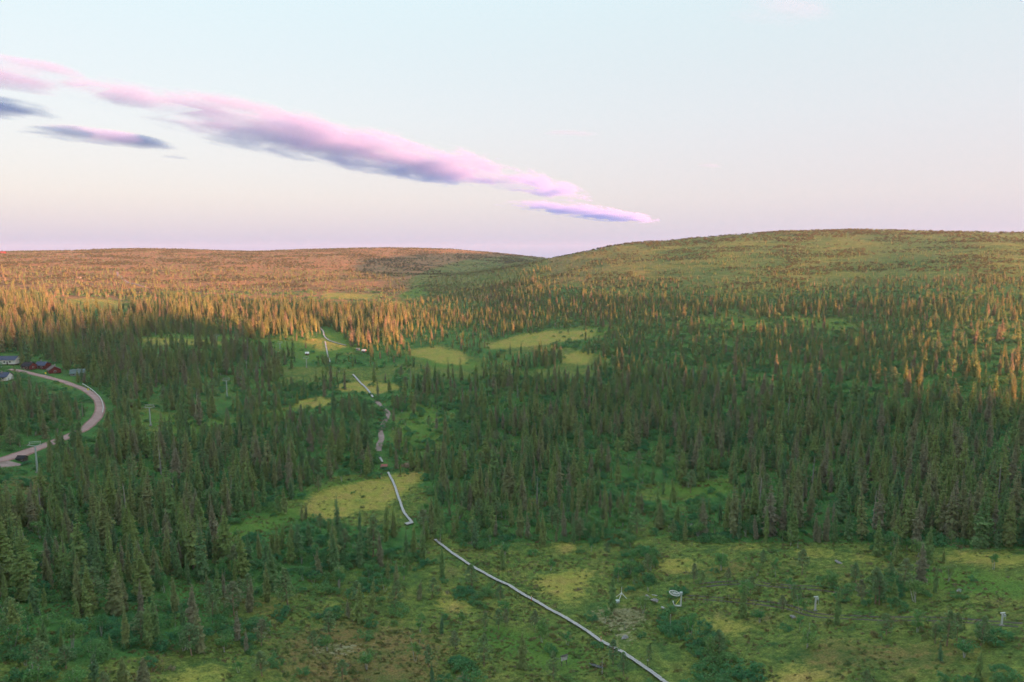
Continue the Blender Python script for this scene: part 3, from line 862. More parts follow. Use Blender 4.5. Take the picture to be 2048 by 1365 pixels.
house('house', 'white fronted house with pale blue-grey roof below the long white house', 'house', (2, 760), 11, 7.5, 2.8, 2.4, .12, 'white', 'blue_roof', (1.2, -.8, 1.6), [('front', -3, 1.6, 1.2, 1.1), ('front', 0.2, 1.6, 1.2, 1.1), ('front', 3.4, 1.6, 1.2, 1.1)], ('front', 1.9), (3, 3.2, 1.4))
house('shed', 'small black roofed shed beside the gravel road by the lift tower', 'shed', (44, 922), 3.4, 2.6, 1.5, 1.0, -.1, 'timber_dark', 'black_roof', None, [('front', .9, 1.1, .5, .5)], ('front', -.4), over=.3)
house('hut', 'red hut with pale roof by the worn slope below the far bog', 'hut', (614, 710), 3.2, 3.0, 1.6, 1.2, .3, 'red_wall', 'white', None, [('front', .8, 1.1, .6, .6)], ('front', -.5), over=.3)
house('hut', 'small red hut at the end of the far bending boardwalk', 'hut', (728, 705), 3.6, 3.0, 1.7, 1.2, -.2, 'red_wall', 'pale_steel', None, [('front', .9, 1.1, .6, .6)], ('front', -.5), over=.3)
house('hut', 'pale shelter roof beside the small red hut', 'hut', (716, 701), 3.4, 2.6, 1.5, .8, .1, 'grey_wall', 'green_roof', None, [('front', 0, 1.0, .6, .5)], None, over=.3)
house('hut', 'white hut standing alone on the far red-brown fell', 'hut', (158, 557), 6.0, 4.0, 1.8, 1.2, .1, 'grey_wall', 'brown_roof', None, [('front', 1, 1.2, .8, .7)], ('front', -1), over=.3)
house('house', 'long red roofed building on the skyline of the far fell', 'building', (-4, 507), 40, 11, 3.0, 3.0, .03, 'red_wall', 'red_wall', (6, 1.5, 1.4), [('front', x, 2.4, 1.6, 1.4) for x in (-14, -8, -2, 4, 10, 16)], ('front', 7.5))

# ------------------------------------------------------------------ road furniture
rail_line = spline([at(*p) for p in [(165, 771), (184, 783), (199, 797), (206, 814), (205, 832)]], 4.0)
root = empty('guard_rail', (rail_line[0][0], rail_line[0][1], float(ground(*rail_line[0]))))
tag(root, 'pale steel guard rail round the outside of the road bend', 'guard rail')
b0 = Vector(root.location)
for i in range(len(rail_line) - 1):
    a, b = rail_line[i], rail_line[i + 1]
    za, zb = float(ground(*a)), float(ground(*b))
    MB().tube((a[0] - b0.x, a[1] - b0.y, za + .72 - b0.z), (b[0] - b0.x, b[1] - b0.y, zb + .72 - b0.z), .15, n=6).build('rail', 'pale_steel', root)
    MB().box((a[0] - b0.x, a[1] - b0.y, za + .3 - b0.z), (.12, .12, .9)).build('post', 'steel', root)
for px, lab in (((91, 752), 'yellow round road marker by the house turning'), ((176, 785), 'yellow round road marker above the road bend')):
    p = at(*px)
    root = empty('road_marker', p); tag(root, lab, 'road marker', 'yellow road markers')
    MB().tube((0, 0, -.2), (0, 0, 1.2), .06).build('post', 'steel', root)
    MB().tube((0, -.05, 1.25), (0, .03, 1.25), .42, n=16).build('plate', 'yellow', root)

# ------------------------------------------------------------------ ski lift towers on the left slope
def lift_tower(label, base, top_v, rot):
    p = at(*base)
    h = top_height(p, base[0], top_v)
    root = empty('lift_tower', p, rot)
    tag(root, label, 'lift tower', 'ski lift towers down the left slope')
    MB().tube((0, 0, -.3), (0, 0, h - 1.1), .26, .17, 10).build('mast', 'steel', root)
    MB().box((0, 0, .1), (.9, .9, .5)).build('footing', 'stone', root)
    arm = MB()
    for sg in (-1, 1):
        arm.tube((0, 0, h - 1.15), (sg * 1.75, 0, h - .75), .10, .08, 6)
    ao = arm.build('crossarm', 'steel', root)
    for sg in (-1, 1):
        MB().tube((sg * 1.25, 0, h - .85), (sg * 1.35, 0, h + .15), .06, n=6).build('upright', 'steel', root)
        bt = MB()
        bt.box((sg * 1.7, 0, h - .62), (.14, 1.3, .12))
        bo = bt.build('sheave_beam', 'steel', root)
        for k in (-.45, -.15, .15, .45):
            MB().tube((sg * 1.7 - .05, k, h - .52), (sg * 1.7 + .05, k, h - .52), .13, n=10).build('sheave', 'timber_dark', bo)
    MB().tube((-1.4, 0, h + .12), (1.4, 0, h + .12), .055, n=6).build('top_bar', 'steel', root)
    MB().tube((-1.3, 0, h - .30), (1.3, 0, h - .30), .045, n=6).build('catwalk_bar', 'steel', root)
    lad = MB()
    for sg in (-.17, .17):
        lad.tube((sg, -.34, .6), (sg, -.26, h - 1.1), .025, n=4)
    for k in range(int(h / .5) - 3):
        lad.tube((-.17, -.33, 1.0 + k * .5), (.17, -.33, 1.0 + k * .5), .02, n=4)
    lad.build('ladder', 'steel', root)
    return root
lift_tower('steel lift tower nearest the road and the black roofed shed', (75, 946), 884, .35)
lift_tower('steel lift tower on the green verge below the road bend', (301, 852), 810, .35)
lift_tower('steel lift tower in the spruces left of the small bogs', (454, 794), 757, .35)
lift_tower('steel lift tower just below the red hut with pale roof', (613, 736), 714, .35)
lift_tower('steel lift tower on the far bog left of the faint path', (560, 698), 684, .4)
lift_tower('farthest steel lift tower under the sunlit spruce band', (433, 684), 669, .4)

# small lift on the foreground bog: return wheel and two posts
p = at(1357, 1213)
root = empty('return_wheel_station', p, -.15)
tag(root, 'small lift return station with flat spoked wheel on the open bog', 'lift station')
MB().tube((.45, 0, 0), (.45, 0, 3.0), .14, .12, 10).build('mast', 'pale_steel', root)
MB().tube((.62, .25, 0), (.62, .25, 2.6), .06, n=6).build('side_post', 'steel', root)
MB().box((.45, 0, 2.85), (.55, .5, .45)).build('gearbox', 'steel', root)
tilt = Matrix.Rotation(math.radians(9), 3, 'Y')
wc = Vector((-.85, -.05, 2.75))
wh = MB().ring(wc, 1.05, .085, 32, 6, tilt).build('wheel', 'pale_steel', root, True)
hub = MB().tube(wc + Vector((0, 0, -.16)), wc + Vector((0, 0, .16)), .2, n=12).build('hub', 'steel', wh)
for k in range(12):
    a = 2 * math.pi * k / 12
    q = tilt @ Vector((math.cos(a) * 1.02, math.sin(a) * 1.02, 0))
    MB().tube(wc, wc + q, .035, n=5).build('spoke', 'pale_steel', wh)
MB().tube((.45, 0, 2.72), wc, .11, .09, 8).build('wheel_arm', 'pale_steel', root)
MB().tube((.4, 0, 1.8), (-.55, -.1, .35), .05, n=6).build('brace', 'yellow', root)
MB().box((-.2, -.1, .12), (1.5, .35, .2)).build('base_beam', 'pale_steel', root)
MB().ring(Vector((-.95, -.2, .62)), .48, .10, 24, 6, Matrix.Rotation(math.radians(70), 3, 'Y')).build('cable_drum', 'pale_steel', root, True)
MB().tube((-1.05, -.2, .62), (-.82, -.2, .62), .4, n=20).build('drum_plate', 'timber_dark', root)
for base, tv, lab in (((1631, 1222), 1193, 'grey lift post with hanging arm on the bog nearer the return wheel'), ((2004, 1252), 1225, 'grey lift post with hanging arm at the far end of the bog lift')):
    p = at(*base); h = top_height(p, base[0], tv)
    root = empty('lift_post', p, .2)
    tag(root, lab, 'lift post', 'posts of the small bog lift')
    MB().tube((0, 0, -.2), (0, 0, h), .13, .11, 10).build('mast', 'pale_steel', root)
    MB().box((0, 0, .05), (.55, .55, .25)).build('footing', 'stone', root)
    MB().tube((-.28, -.1, .1), (-.28, -.1, h * .95), .04, n=6).build('guide_rod', 'pale_steel', root)
    MB().box((-.05, 0, h - .08), (.9, .16, .14)).build('head_arm', 'pale_steel', root)
    hg = MB().tube((.25, 0, h - .35), (.55, 0, h * .62), .05, n=6).build('tow_bar', 'steel', root)
    MB().box((.35, 0, h - .55), (.35, .25, .4)).build('spring_box', 'steel', root)
    MB().tube((.55, 0, h * .62), (.62, 0, h * .40), .035, n=6).build('hanger', 'steel', hg)

# white four-legged frame and the grey box next to it
p = at(1243, 1197)
root = empty('snow_gun_stand', p, .3)
tag(root, 'white four-legged metal stand with a central spike on the bog', 'stand')
MB().tube((0, 0, .9), (0, 0, 2.5), .07, .05, 8).build('spike', 'white', root)
MB().tube((0, 0, .85), (0, 0, 1.25), .13, .13, 10).build('hub', 'white', root)
for k in range(4):
    a = math.pi / 4 + k * math.pi / 2
    MB().tube((0, 0, 1.15), (math.cos(a) * 1.35, math.sin(a) * 1.0, .02), .075, .06, 8).build('leg', 'white', root)
p = at(1234, 1206)
root = empty('hatch_box', p, .3); tag(root, 'low pale grey hatch box beside the white stand', 'box')
MB().box((0, 0, .22), (.9, .7, .44)).build('body', 'steel', root)
MB().box((0, 0, .47), (1.0, .8, .06)).build('lid', 'steel', root)

# heap of broken planks and slabs by the ditch
p0 = at(1303, 1203)
for k in range(9):
    a = random.uniform(0, 3.1)
    q = (p0[0] + random.uniform(-.9, .9), p0[1] + random.uniform(-1.2, 1.2))
    m = MB().box((0, 0, 0), (random.uniform(.8, 1.6), random.uniform(.3, .55), random.uniform(.08, .2)))
    o = m.build('stone_slab', 'stone' if k % 2 else 'timber')
    o.location = (q[0], q[1], float(ground(*q)) + .18 + .09 * k)
    o.rotation_euler = (random.uniform(-.35, .35), random.uniform(-.35, .35), a)
    tag(o, ['lowest', 'second lowest', 'third lowest', 'fourth lowest', 'middle', 'fourth highest', 'third highest', 'second highest', 'topmost'][k] + ' grey slab in the jumbled heap beside the willow ditch', 'slab', 'heap of slabs by the willow ditch')
p = at(1326, 1217)
def rock(label, p, s, mat='stone', seed=1, group=None):
    bm = bmesh.new(); bmesh.ops.create_icosphere(bm, subdivisions=3, radius=1)
    r = random.Random(seed)
    off = [Vector((r.uniform(-1, 1), r.uniform(-1, 1), r.uniform(-1, 1))) for _ in range(9)]
    for v in bm.verts:
        d = 1 + sum(.13 * math.sin(3.0 * v.co.dot(o_) + i * 1.7) for i, o_ in enumerate(off))
        v.co *= d
        v.co = Vector((v.co.x * s[0], v.co.y * s[1], v.co.z * s[2]))
    me = bpy.data.meshes.new('boulder'); bm.to_mesh(me); bm.free(); me.materials.append(M[mat])
    o = link(bpy.data.objects.new('boulder', me)); o.location = (p[0], p[1], p[2] + s[2] * .3)
    o.rotation_euler = (0, 0, r.uniform(0, 6))
    return tag(o, label, 'boulder', group)
rock('pale flat boulder beside the ditch below the return wheel', p, (.45, .35, .25), 'timber', 3)
rock('grey boulder in the lichen patch beside the boardwalk', at(1249, 1278), (.7, .5, .3), 'stone', 4)
rock('dark boulder on the brown bog knoll', at(1677, 1126), (.8, .6, .35), 'stone', 5)
rock('pale boulder lying below the first lift post', at(1588, 1236), (.6, .45, .25), 'stone', 6)
rock('pale boulder on the grass near the willow strip', at(1918, 1184), (.9, .4, .25), 'stone', 8)

# poles and signs by the boardwalk
for px, hgt, mat, lab in (((1063, 1203), 1.3, 'orange', 'orange marker pole where the boardwalk enters the open bog'), ((1202, 1287), 1.4, 'orange', 'orange marker pole further down the open boardwalk')):
    p = at(*px); root = empty('marker_pole', p); tag(root, lab, 'marker pole', 'orange poles by the boardwalk')
    MB().tube((0, 0, -.2), (0, 0, hgt), .06, n=8).build('pole', mat, root)
    MB().tube((0, 0, hgt - .35), (0, 0, hgt - .15), .068, n=8).build('band', 'white', root)
p = at(1340, 1264); root = empty('tall_pole', p); tag(root, 'thin pale pole rising from the willow ditch', 'pole')
MB().tube((0, 0, -.2), (.04, 0, 3.3), .055, .04, 7).build('shaft', 'timber', root)
MB().tube((.04, 0, 3.3), (.04, 0, 3.42), .06, n=7).build('cap', 'pale_steel', root)
p = at(1295, 1333); root = empty('lamp_post', p); tag(root, 'short post with white head beside the lower boardwalk', 'post')
MB().tube((0, 0, -.2), (0, 0, 1.0), .05, n=8).build('shaft', 'timber_dark', root)
MB().box((0, 0, 1.15), (.22, .22, .3)).build('head', 'white', root)
p = at(1128, 1331); root = empty('notice_board', p, .5); tag(root, 'grey notice board on dark posts in front of the willow clump', 'sign')
for sx in (-.5, .5):
    MB().box((sx, 0, .7), (.1, .1, 1.6)).build('post', 'timber_dark', root)
MB().box((0, -.08, 1.35), (1.3, .06, .8)).build('board', 'timber', root)
MB().box((0, -.02, 1.82), (1.45, .35, .06)).build('roof', 'timber_dark', root)
# puddles
def puddle(label, px, rx, ry, rot, seed):
    p = at(*px); r = random.Random(seed); m = MB()
    n_ = 22; pts = [(0, 0, 0)]
    for i in range(n_):
        t = 2 * math.pi * i / n_; k = r.uniform(.75, 1.1)
        x, y = math.cos(t) * rx * k, math.sin(t) * ry * k
        x, y = x * math.cos(rot) - y * math.sin(rot), x * math.sin(rot) + y * math.cos(rot)
        pts.append((x, y, 0))
    zz = max(float(ground(p[0] + x, p[1] + y)) for x, y, _ in pts)
    m.add(pts, [(0, 1 + i, 1 + (i + 1) % n_) for i in range(n_)])
    o = m.build('pond', 'water'); o.location = (p[0], p[1], zz + .02)
    return tag(o, label, 'pond', kind='structure')
puddle('narrow blue-grey pool in the grass under the pines', (1193, 1335), 1.5, .35, -.5, 1)
puddle('small dark pond at the edge of the right forest', (1386, 1053), 2.2, 1.3, 0, 2)

# ------------------------------------------------------------------ plants: unit-height meshes
def tri_mesh(name, V, F, mats, midx=None, smooth=False):
    me = bpy.data.meshes.new(name)
    me.from_pydata([tuple(v) for v in V], [], F)
    for m in mats:
        me.materials.append(M[m])
    if midx is not None:
        me.polygons.foreach_set("material_index", midx)
    me.update()
    if smooth:
        me.shade_smooth()
    return me

def trunk_geo(r, h, r0, bend=0.0, n_=6, segs=4, r1=.15, base=(0, 0), lean=(0, 0)):
    V, F = [], []
    for s in range(segs + 1):
        t = s / segs
        c_ = (base[0] + lean[0] * t + bend * math.sin(t * 2.6), base[1] + lean[1] * t, h * t - (.01 if s == 0 else 0))
        rr = r0 * (1 - t * (1 - r1))
        for i in range(n_):
            a = 2 * math.pi * i / n_
            V.append((c_[0] + math.cos(a) * rr, c_[1] + math.sin(a) * rr, c_[2]))
    for s in range(segs):
        for i in range(n_):
            F.append((s * n_ + i, s * n_ + (i + 1) % n_, (s + 1) * n_ + (i + 1) % n_, (s + 1) * n_ + i))
    F.append(tuple(range(segs * n_, segs * n_ + n_)))
    return V, F

def spruce_geo(seed, R=.105, lo=.03, whorls=34, ragged=.35, gap=0.0):
    r = random.Random(seed)
    V, F = [], []
    side_bias = r.uniform(0, 6.28)
    for w in range(whorls):
        t = (w + r.uniform(-.3, .3)) / whorls
        z = lo + (0.985 - lo) * t
        prof = min(1.0, (1 - t) * 1.75) ** .85 * (0.62 + .38 * min(1, t * 5 + .25))
        prof *= 1 + .22 * math.sin(t * 17 + seed) * (1 - t)
        nb = 8 if t < .55 else (7 if t < .85 else 5)
        a0 = r.uniform(0, 6.28)
        for b in range(nb):
            if r.random() < gap:
                continue
            a = a0 + b * 6.283 / nb + r.uniform(-.35, .35)
            L = (R * prof * (1 + .18 * math.cos(a - side_bias)) + .006) * r.uniform(1 - ragged, 1 + ragged)
            ca, sa = math.cos(a), math.sin(a)
            up = (.55 * t - .12) * L                     # upper branches rise, lower ones droop
            dr = L * (.75 - .7 * t) * r.uniform(.6, 1.3)
            wd = max(L * .34, .010) * r.uniform(.8, 1.2)
            k = len(V)
            p0 = (0.0, 0.0, z)
            p1 = (ca * L * .55, sa * L * .55, z + up * .6 - dr * .30)
            p2 = (ca * L, sa * L, z + up - dr)
            ex, ey = -sa * wd, ca * wd
            V += [p0, (p1[0] + ex, p1[1] + ey, p1[2] - wd * .5), p1, (p1[0] - ex, p1[1] - ey, p1[2] - wd * .5), p2,
                  (p2[0] * .86 + ex * .8, p2[1] * .86 + ey * .8, p2[2] - wd * .25), (p2[0] * .86 - ex * .8, p2[1] * .86 - ey * .8, p2[2] - wd * .25)]
            F += [(k, k + 1, k + 2), (k, k + 2, k + 3), (k + 2, k + 1, k + 5), (k + 2, k + 5, k + 4), (k + 2, k + 4, k + 6), (k + 2, k + 6, k + 3)]
            # hanging twigs below the branch
            for q in range(2):
                f = r.uniform(.35, .95)
                bx, by, bz = p0[0] + (p2[0] - p0[0]) * f, p0[1] + (p2[1] - p0[1]) * f, z + (p2[2] - z) * f
                hl = L * r.uniform(.25, .5) + .006
                s = r.uniform(-1, 1) * wd
                k = len(V)
                V += [(bx - sa * s, by + ca * s, bz), (bx + ca * wd * .5 - sa * s * 1.6, by + sa * wd * .5 + ca * s * 1.6, bz - hl * .2), (bx + ca * .004 - sa * s, by + sa * .004 + ca * s, bz - hl)]
                F.append((k, k + 1, k + 2))
    # leader
    k = len(V)
    V += [(-.004, 0, .95), (.004, .003, .95), (0, -.004, .95), (0, 0, 1.0)]
    F += [(k, k + 1, k + 3), (k + 1, k + 2, k + 3), (k + 2, k, k + 3)]
    return V, F

def clump(V, F, c_, s, nleaf, r, size, flat=.8):
    for _ in range(nleaf):
        while True:
            d = (r.uniform(-1, 1), r.uniform(-1, 1), r.uniform(-1, 1))
            q = d[0] ** 2 + d[1] ** 2 + d[2] ** 2
            if .12 < q < 1:
                break
        p = Vector((c_[0] + d[0] * s, c_[1] + d[1] * s, c_[2] + d[2] * s * flat))
        nrm = (Vector((d[0], d[1], d[2] + .5)).normalized() + Vector((r.uniform(-.8, .8), r.uniform(-.8, .8), r.uniform(-.6, .6)))).normalized()
        a = nrm.orthogonal().normalized(); a = Matrix.Rotation(r.uniform(0, 6.28), 3, nrm) @ a
        b = nrm.cross(a)
        e = size * r.uniform(.6, 1.3)
        k = len(V)
        V += [p - a * e, p + b * e * .55, p + a * e, p - b * e * .55]
        F.append((k, k + 1, k + 2, k + 3))

def pine_geo(seed):
    """open crown of needle tufts on rising limbs, trunk showing through"""
    r = random.Random(seed)
    V, F = [], []; TV, TF = trunk_geo(r, .97, .018, r.uniform(-.02, .02), 6, 5)
    lo = r.uniform(.18, .34)
    wmax = r.uniform(.19, .26)
    nb = 46
    for i in range(nb):
        t = i / nb
        z = lo + (.97 - lo) * t
        prof = math.sin(math.pi * min(1, (.22 + .78 * t)) ** 1.1) ** .8 * (1.05 - .55 * t) + .05
        L = wmax * prof * r.uniform(.6, 1.25)
        a = i * 2.4 + r.uniform(-.5, .5)
        e = (math.cos(a) * L, math.sin(a) * L, z + L * r.uniform(.05, .45))
        k = len(TV)
        w = .005
        TV += [(0, 0, z), (0, 0, z + w * 2), (e[0], e[1], e[2]), (-math.sin(a) * w, math.cos(a) * w, z + w)]
        TF += [(k, k + 1, k + 2), (k, k + 2, k + 3), (k + 1, k + 3, k + 2)]
        for f in (1.0, .62):
            if f < 1 and r.random() < .35:
                continue
            clump(V, F, (e[0] * f, e[1] * f, z + (e[2] - z) * f), r.uniform(.040, .068) * (1.1 - .4 * t), 20, r, .024, .6)
    clump(V, F, (0, 0, .965), .034, 16, r, .024, 1.2)
    return V, F, TV, TF

def birch_geo(seed, stems=3):
    r = random.Random(seed)
    V, F, TV, TF = [], [], [], []
    for s in range(stems):
        a = r.uniform(0, 6.28); lean = r.uniform(.04, .20)
        h = r.uniform(.72, .95)
        v_, f_ = trunk_geo(r, h, .012, r.uniform(-.03, .03), 5, 4, .3, (r.uniform(-.04, .04), r.uniform(-.04, .04)), (math.cos(a) * lean, math.sin(a) * lean))
        k = len(TV); TV += v_; TF += [tuple(i + k for i in f) for f in f_]
        for _ in range(9):
            t = r.uniform(.42, 1.0)
            rr = .20 * math.sin(math.pi * min(.95, (t - .3) * 1.25)) + .04
            b = r.uniform(0, 6.28); q = rr * r.uniform(.3, 1)
            clump(V, F, (math.cos(a) * lean * t + math.cos(b) * q, math.sin(a) * lean * t + math.sin(b) * q, h * t), r.uniform(.08, .13), 34, r, .028, .8)
    return V, F, TV, TF

def scrub_geo(seed):
    r = random.Random(seed)
    V, F = [], []
    for _ in range(15):
        a = r.uniform(0, 6.28); q = .55 * math.sqrt(r.random())
        h = (1 - (q / .62) ** 2) * .75
        clump(V, F, (math.cos(a) * q, math.sin(a) * q, h * r.uniform(.45, 1.0) + .08), r.uniform(.15, .25), 42, r, .052, .85)
    return V, F

def tuft_geo(seed):
    r = random.Random(seed)
    V, F = [], []
    for _ in range(26):
        a = r.uniform(0, 6.28); q = .6 * math.sqrt(r.random())
        x, y = math.cos(a) * q, math.sin(a) * q
        b = r.uniform(0, 6.28); w = r.uniform(.08, .2); h = r.uniform(.3, 1.0) * (1.1 - q)
        lx, ly = r.uniform(-.3, .3), r.uniform(-.3, .3)
        k = len(V)
        V += [(x - math.cos(b) * w, y - math.sin(b) * w, -.05), (x + math.cos(b) * w, y + math.sin(b) * w, -.05), (x + lx + math.cos(b) * w * .6, y + ly + math.sin(b) * w * .6, h), (x + lx - math.cos(b) * w * .6, y + ly - math.sin(b) * w * .6, h * .9)]
        F.append((k, k + 1, k + 2, k + 3))
    return V, F

def snag_geo(seed):
    r = random.Random(seed)
    TV, TF = trunk_geo(r, 1.0, .022, r.uniform(-.02, .02), 6, 5, .12)
    for i in range(34):
        t = r.uniform(.2, .95); a = r.uniform(0, 6.28); L = .13 * (1.1 - t) * r.uniform(.4, 1.3) + .012
        z = t; e = (math.cos(a) * L, math.sin(a) * L, z - L * r.uniform(-.2, .5)); w = .0045
        k = len(TV)
        TV += [(0, 0, z), (0, 0, z + w * 2), e, (-math.sin(a) * w, math.cos(a) * w, z + w)]
        TF += [(k, k + 1, k + 2), (k, k + 2, k + 3), (k + 1, k + 3, k + 2)]
    return TV, TF

class Kind:
    pass
def make_kind(name, crowns, trunks, cmat, tmat):
    k = Kind(); k.name = name; k.crowns = []; k.trunks = []; k.joined = []
    pc = bpy.data.collections.new(name + '_forms')          # forms for the far mass, not part of the scene
    for i, ((cv, cf), (tv, tf)) in enumerate(zip(crowns, trunks)):
        k.crowns.append(tri_mesh(name + '_crown', cv, cf, [cmat]) if cv else None)
        k.trunks.append(tri_mesh(name + '_trunk', tv, tf, [tmat], smooth=True) if tv else None)
        n_ = len(cv)
        me = tri_mesh(name + '_form', list(cv) + list(tv), list(cf) + [tuple(j + n_ for j in f) for f in tf], [cmat, tmat], [0] * len(cf) + [1] * len(tf))
        o = bpy.data.objects.new('%s_form_%02d' % (name, i), me)
        pc.objects.link(o); k.joined.append(o)
    k.coll = pc
    return k

spr_c, spr_t = [], []
for i, (R, lo, rg, gp) in enumerate([(.070, .03, .32, 0), (.084, .03, .35, 0), (.062, .05, .38, .05), (.076, .02, .42, .08), (.095, .03, .35, .02), (.058, .06, .45, .12), (.075, .10, .5, .25), (.088, .04, .45, .12)]):
    spr_c.append(spruce_geo(100 + i, R, lo, 34 if i < 5 else 30, rg, gp))
    spr_t.append(trunk_geo(random, .93, .013, 0, 6, 3, .1))
K_spruce = make_kind('spruce', spr_c, spr_t, 'spruce', 'spruce_bark')
pg = [pine_geo(200 + i) for i in range(5)]
K_pine = make_kind('pine', [(a, b) for a, b, _, _ in pg], [(c_, d) for _, _, c_, d in pg], 'pine', 'pine_bark')
bg_ = [birch_geo(300 + i, 2 + i % 3) for i in range(5)]
K_birch = make_kind('birch', [(a, b) for a, b, _, _ in bg_], [(c_, d) for _, _, c_, d in bg_], 'birch', 'birch_bark')
K_scrub = make_kind('willow', [scrub_geo(400 + i) for i in range(5)], [([], [])] * 5, 'scrub', 'birch_bark')
K_fell = make_kind('juniper', [scrub_geo(450 + i) for i in range(4)], [([], [])] * 4, 'hill_shrub', 'birch_bark')
K_heath = make_kind('heather', [tuft_geo(500 + i) for i in range(5)], [([], [])] * 5, 'heath', 'birch_bark')
K_snag = make_kind('snag', [([], [])] * 3, [snag_geo(600 + i) for i in range(3)], 'spruce', 'dead_wood')

def scatter(name, kind, xyz, scl, idx, label, cat, seed=0):
    """one mass of plants: points carrying size, turn and form, instanced by geometry nodes"""
    me = bpy.data.meshes.new(name)
    me.vertices.add(len(xyz)); me.vertices.foreach_set("co", np.asarray(xyz, np.float32).ravel())
    a = me.attributes.new("size", 'FLOAT_VECTOR', 'POINT'); a.data.foreach_set("vector", np.asarray(scl, np.float32).ravel())
    rr = np.random.default_rng(seed)
    rot = np.stack([rr.normal(0, .045, len(xyz)), rr.normal(0, .045, len(xyz)), rr.uniform(0, 6.283, len(xyz))], 1)
    a = me.attributes.new("turn", 'FLOAT_VECTOR', 'POINT'); a.data.foreach_set("vector", rot.astype(np.float32).ravel())
    a = me.attributes.new("form", 'INT', 'POINT'); a.data.foreach_set("value", np.asarray(idx, np.int32))
    o = link(bpy.data.objects.new(name, me))
    ng = bpy.data.node_groups.new(name + '_nodes', 'GeometryNodeTree')
    ng.interface.new_socket('Geometry', in_out='INPUT', socket_type='NodeSocketGeometry')
    ng.interface.new_socket('Geometry', in_out='OUTPUT', socket_type='NodeSocketGeometry')
    gi, go = ng.nodes.new('NodeGroupInput'), ng.nodes.new('NodeGroupOutput')
    ci = ng.nodes.new('GeometryNodeCollectionInfo')
    ci.inputs['Collection'].default_value = kind.coll
    ci.inputs['Separate Children'].default_value = True; ci.inputs['Reset Children'].default_value = True
    ip = ng.nodes.new('GeometryNodeInstanceOnPoints'); ip.inputs['Pick Instance'].default_value = True
    def na(nm, ty):
        q = ng.nodes.new('GeometryNodeInputNamedAttribute'); q.data_type = ty; q.inputs['Name'].default_value = nm
        return q.outputs['Attribute']
    ng.links.new(gi.outputs[0], ip.inputs['Points']); ng.links.new(ci.outputs[0], ip.inputs['Instance'])
    ng.links.new(na('form', 'INT'), ip.inputs['Instance Index']); ng.links.new(na('turn', 'FLOAT_VECTOR'), ip.inputs['Rotation'])
    ng.links.new(na('size', 'FLOAT_VECTOR'), ip.inputs['Scale']); ng.links.new(ip.outputs[0], go.inputs[0])
    md = o.modifiers.new('plants', 'NODES'); md.node_group = ng
    return tag(o, label, cat, kind='stuff')

def plant(name, kind, form, p, h, rz, label, cat, group, sx=1.0):
    root = empty(name, p, rz)
    root.scale = (h * sx, h * sx, h)
    root.rotation_euler = (random.gauss(0, .03), random.gauss(0, .03), rz)
    tag(root, label, cat, group)
    if kind.crowns[form] is not None:
        link(bpy.data.objects.new('crown', kind.crowns[form]), root)
    if kind.trunks[form] is not None:
        link(bpy.data.objects.new('trunk', kind.trunks[form]), root)
    return root

# ------------------------------------------------------------------ planting
occupied = []                                   # keep plants off road, path, boardwalks and buildings
for ln, hw in [(road_line, 4.2), (rail_line, 1.5)] + [(b, 1.3) for b in BW]:
    occupied += [(p_[0], p_[1], hw) for p_ in ln]
for o in list(col.objects):
    if o.parent is None and o.get('category') in ('house', 'cabin', 'hut', 'shed', 'building'):
        occupied.append((o.location.x, o.location.y, 7.5 if o.get('category') != 'hut' and o.get('category') != 'shed' else 3.5))
    elif o.parent is None and o.get('category') in ('deck', 'landing', 'lift station', 'lift post', 'stand', 'box', 'sign', 'lift tower', 'slab'):
        occupied.append((o.location.x, o.location.y, 2.4))
occ = np.array(occupied)
def free(x, y):
    r = np.ones(len(x), bool)
    for i in range(0, len(x), 4000):
        d2 = (x[i:i + 4000, None] - occ[None, :, 0]) ** 2 + (y[i:i + 4000, None] - occ[None, :, 1]) ** 2
        r[i:i + 4000] = (d2 > occ[None, :, 2] ** 2).all(1)
    return r
# sight gaps towards the road bend, boardwalks and huts: the photo shows them clear of trees in front
SIGHT = [[(1612, 1185), (1650, 1185), (1650, 1226), (1612, 1226)], [(1984, 1220), (2022, 1220), (2022, 1256), (1984, 1256)], [(1330, 1175), (1376, 1175), (1376, 1220), (1330, 1220)], [(1226, 1178), (1260, 1178), (1260, 1202), (1226, 1202)],
         [(60, 880), (90, 880), (90, 926), (60, 926)], [(286, 806), (316, 806), (316, 842), (286, 842)], [(438, 754), (470, 754), (470, 786), (438, 786)], [(600, 710), (628, 710), (628, 730), (600, 730)], [(48, 742), (100, 752), (165, 770), (207, 800), (208, 832), (178, 862), (150, 872), (185, 835), (186, 805), (130, 772), (60, 754)], [(-9, 905), (70, 890), (70, 940), (-9, 960)],
         [(700, 745), (750, 790), (752, 806), (700, 770)], [(752, 800), (785, 815), (785, 850), (770, 920), (795, 960), (832, 1050), (812, 1062), (755, 935), (745, 890)], [(640, 655), (660, 655), (700, 690), (700, 705), (640, 700)],
         [(590, 700), (630, 700), (630, 725), (590, 722)], [(860, 1075), (1040, 1185), (1030, 1205), (850, 1100)], [(710, 698), (740, 700), (740, 716), (712, 716)], [(45, 728), (128, 730), (128, 742), (45, 742)], [(0, 708), (38, 708), (38, 722), (0, 722)], [(0, 742), (24, 742), (24, 756), (0, 756)]]
def candidates(d0, d1, cell, seed):
    r = np.random.default_rng(seed)
    a = np.arange(-d1 * .86, d1 * .86, cell); b = np.arange(d0 * .6, d1, cell)
    x, y = np.meshgrid(a, b); x = x.ravel() + r.uniform(-.5, .5, x.size) * cell; y = y.ravel() + r.uniform(-.5, .5, y.size) * cell
    D = np.hypot(x, y)
    k = (D >= d0) & (D < d1) & (np.abs(x) < 95 + .86 * y)
    return x[k], y[k], r
trees = {'spruce': [], 'pine': [], 'birch': [], 'scrub': [], 'fell': [], 'snag': []}
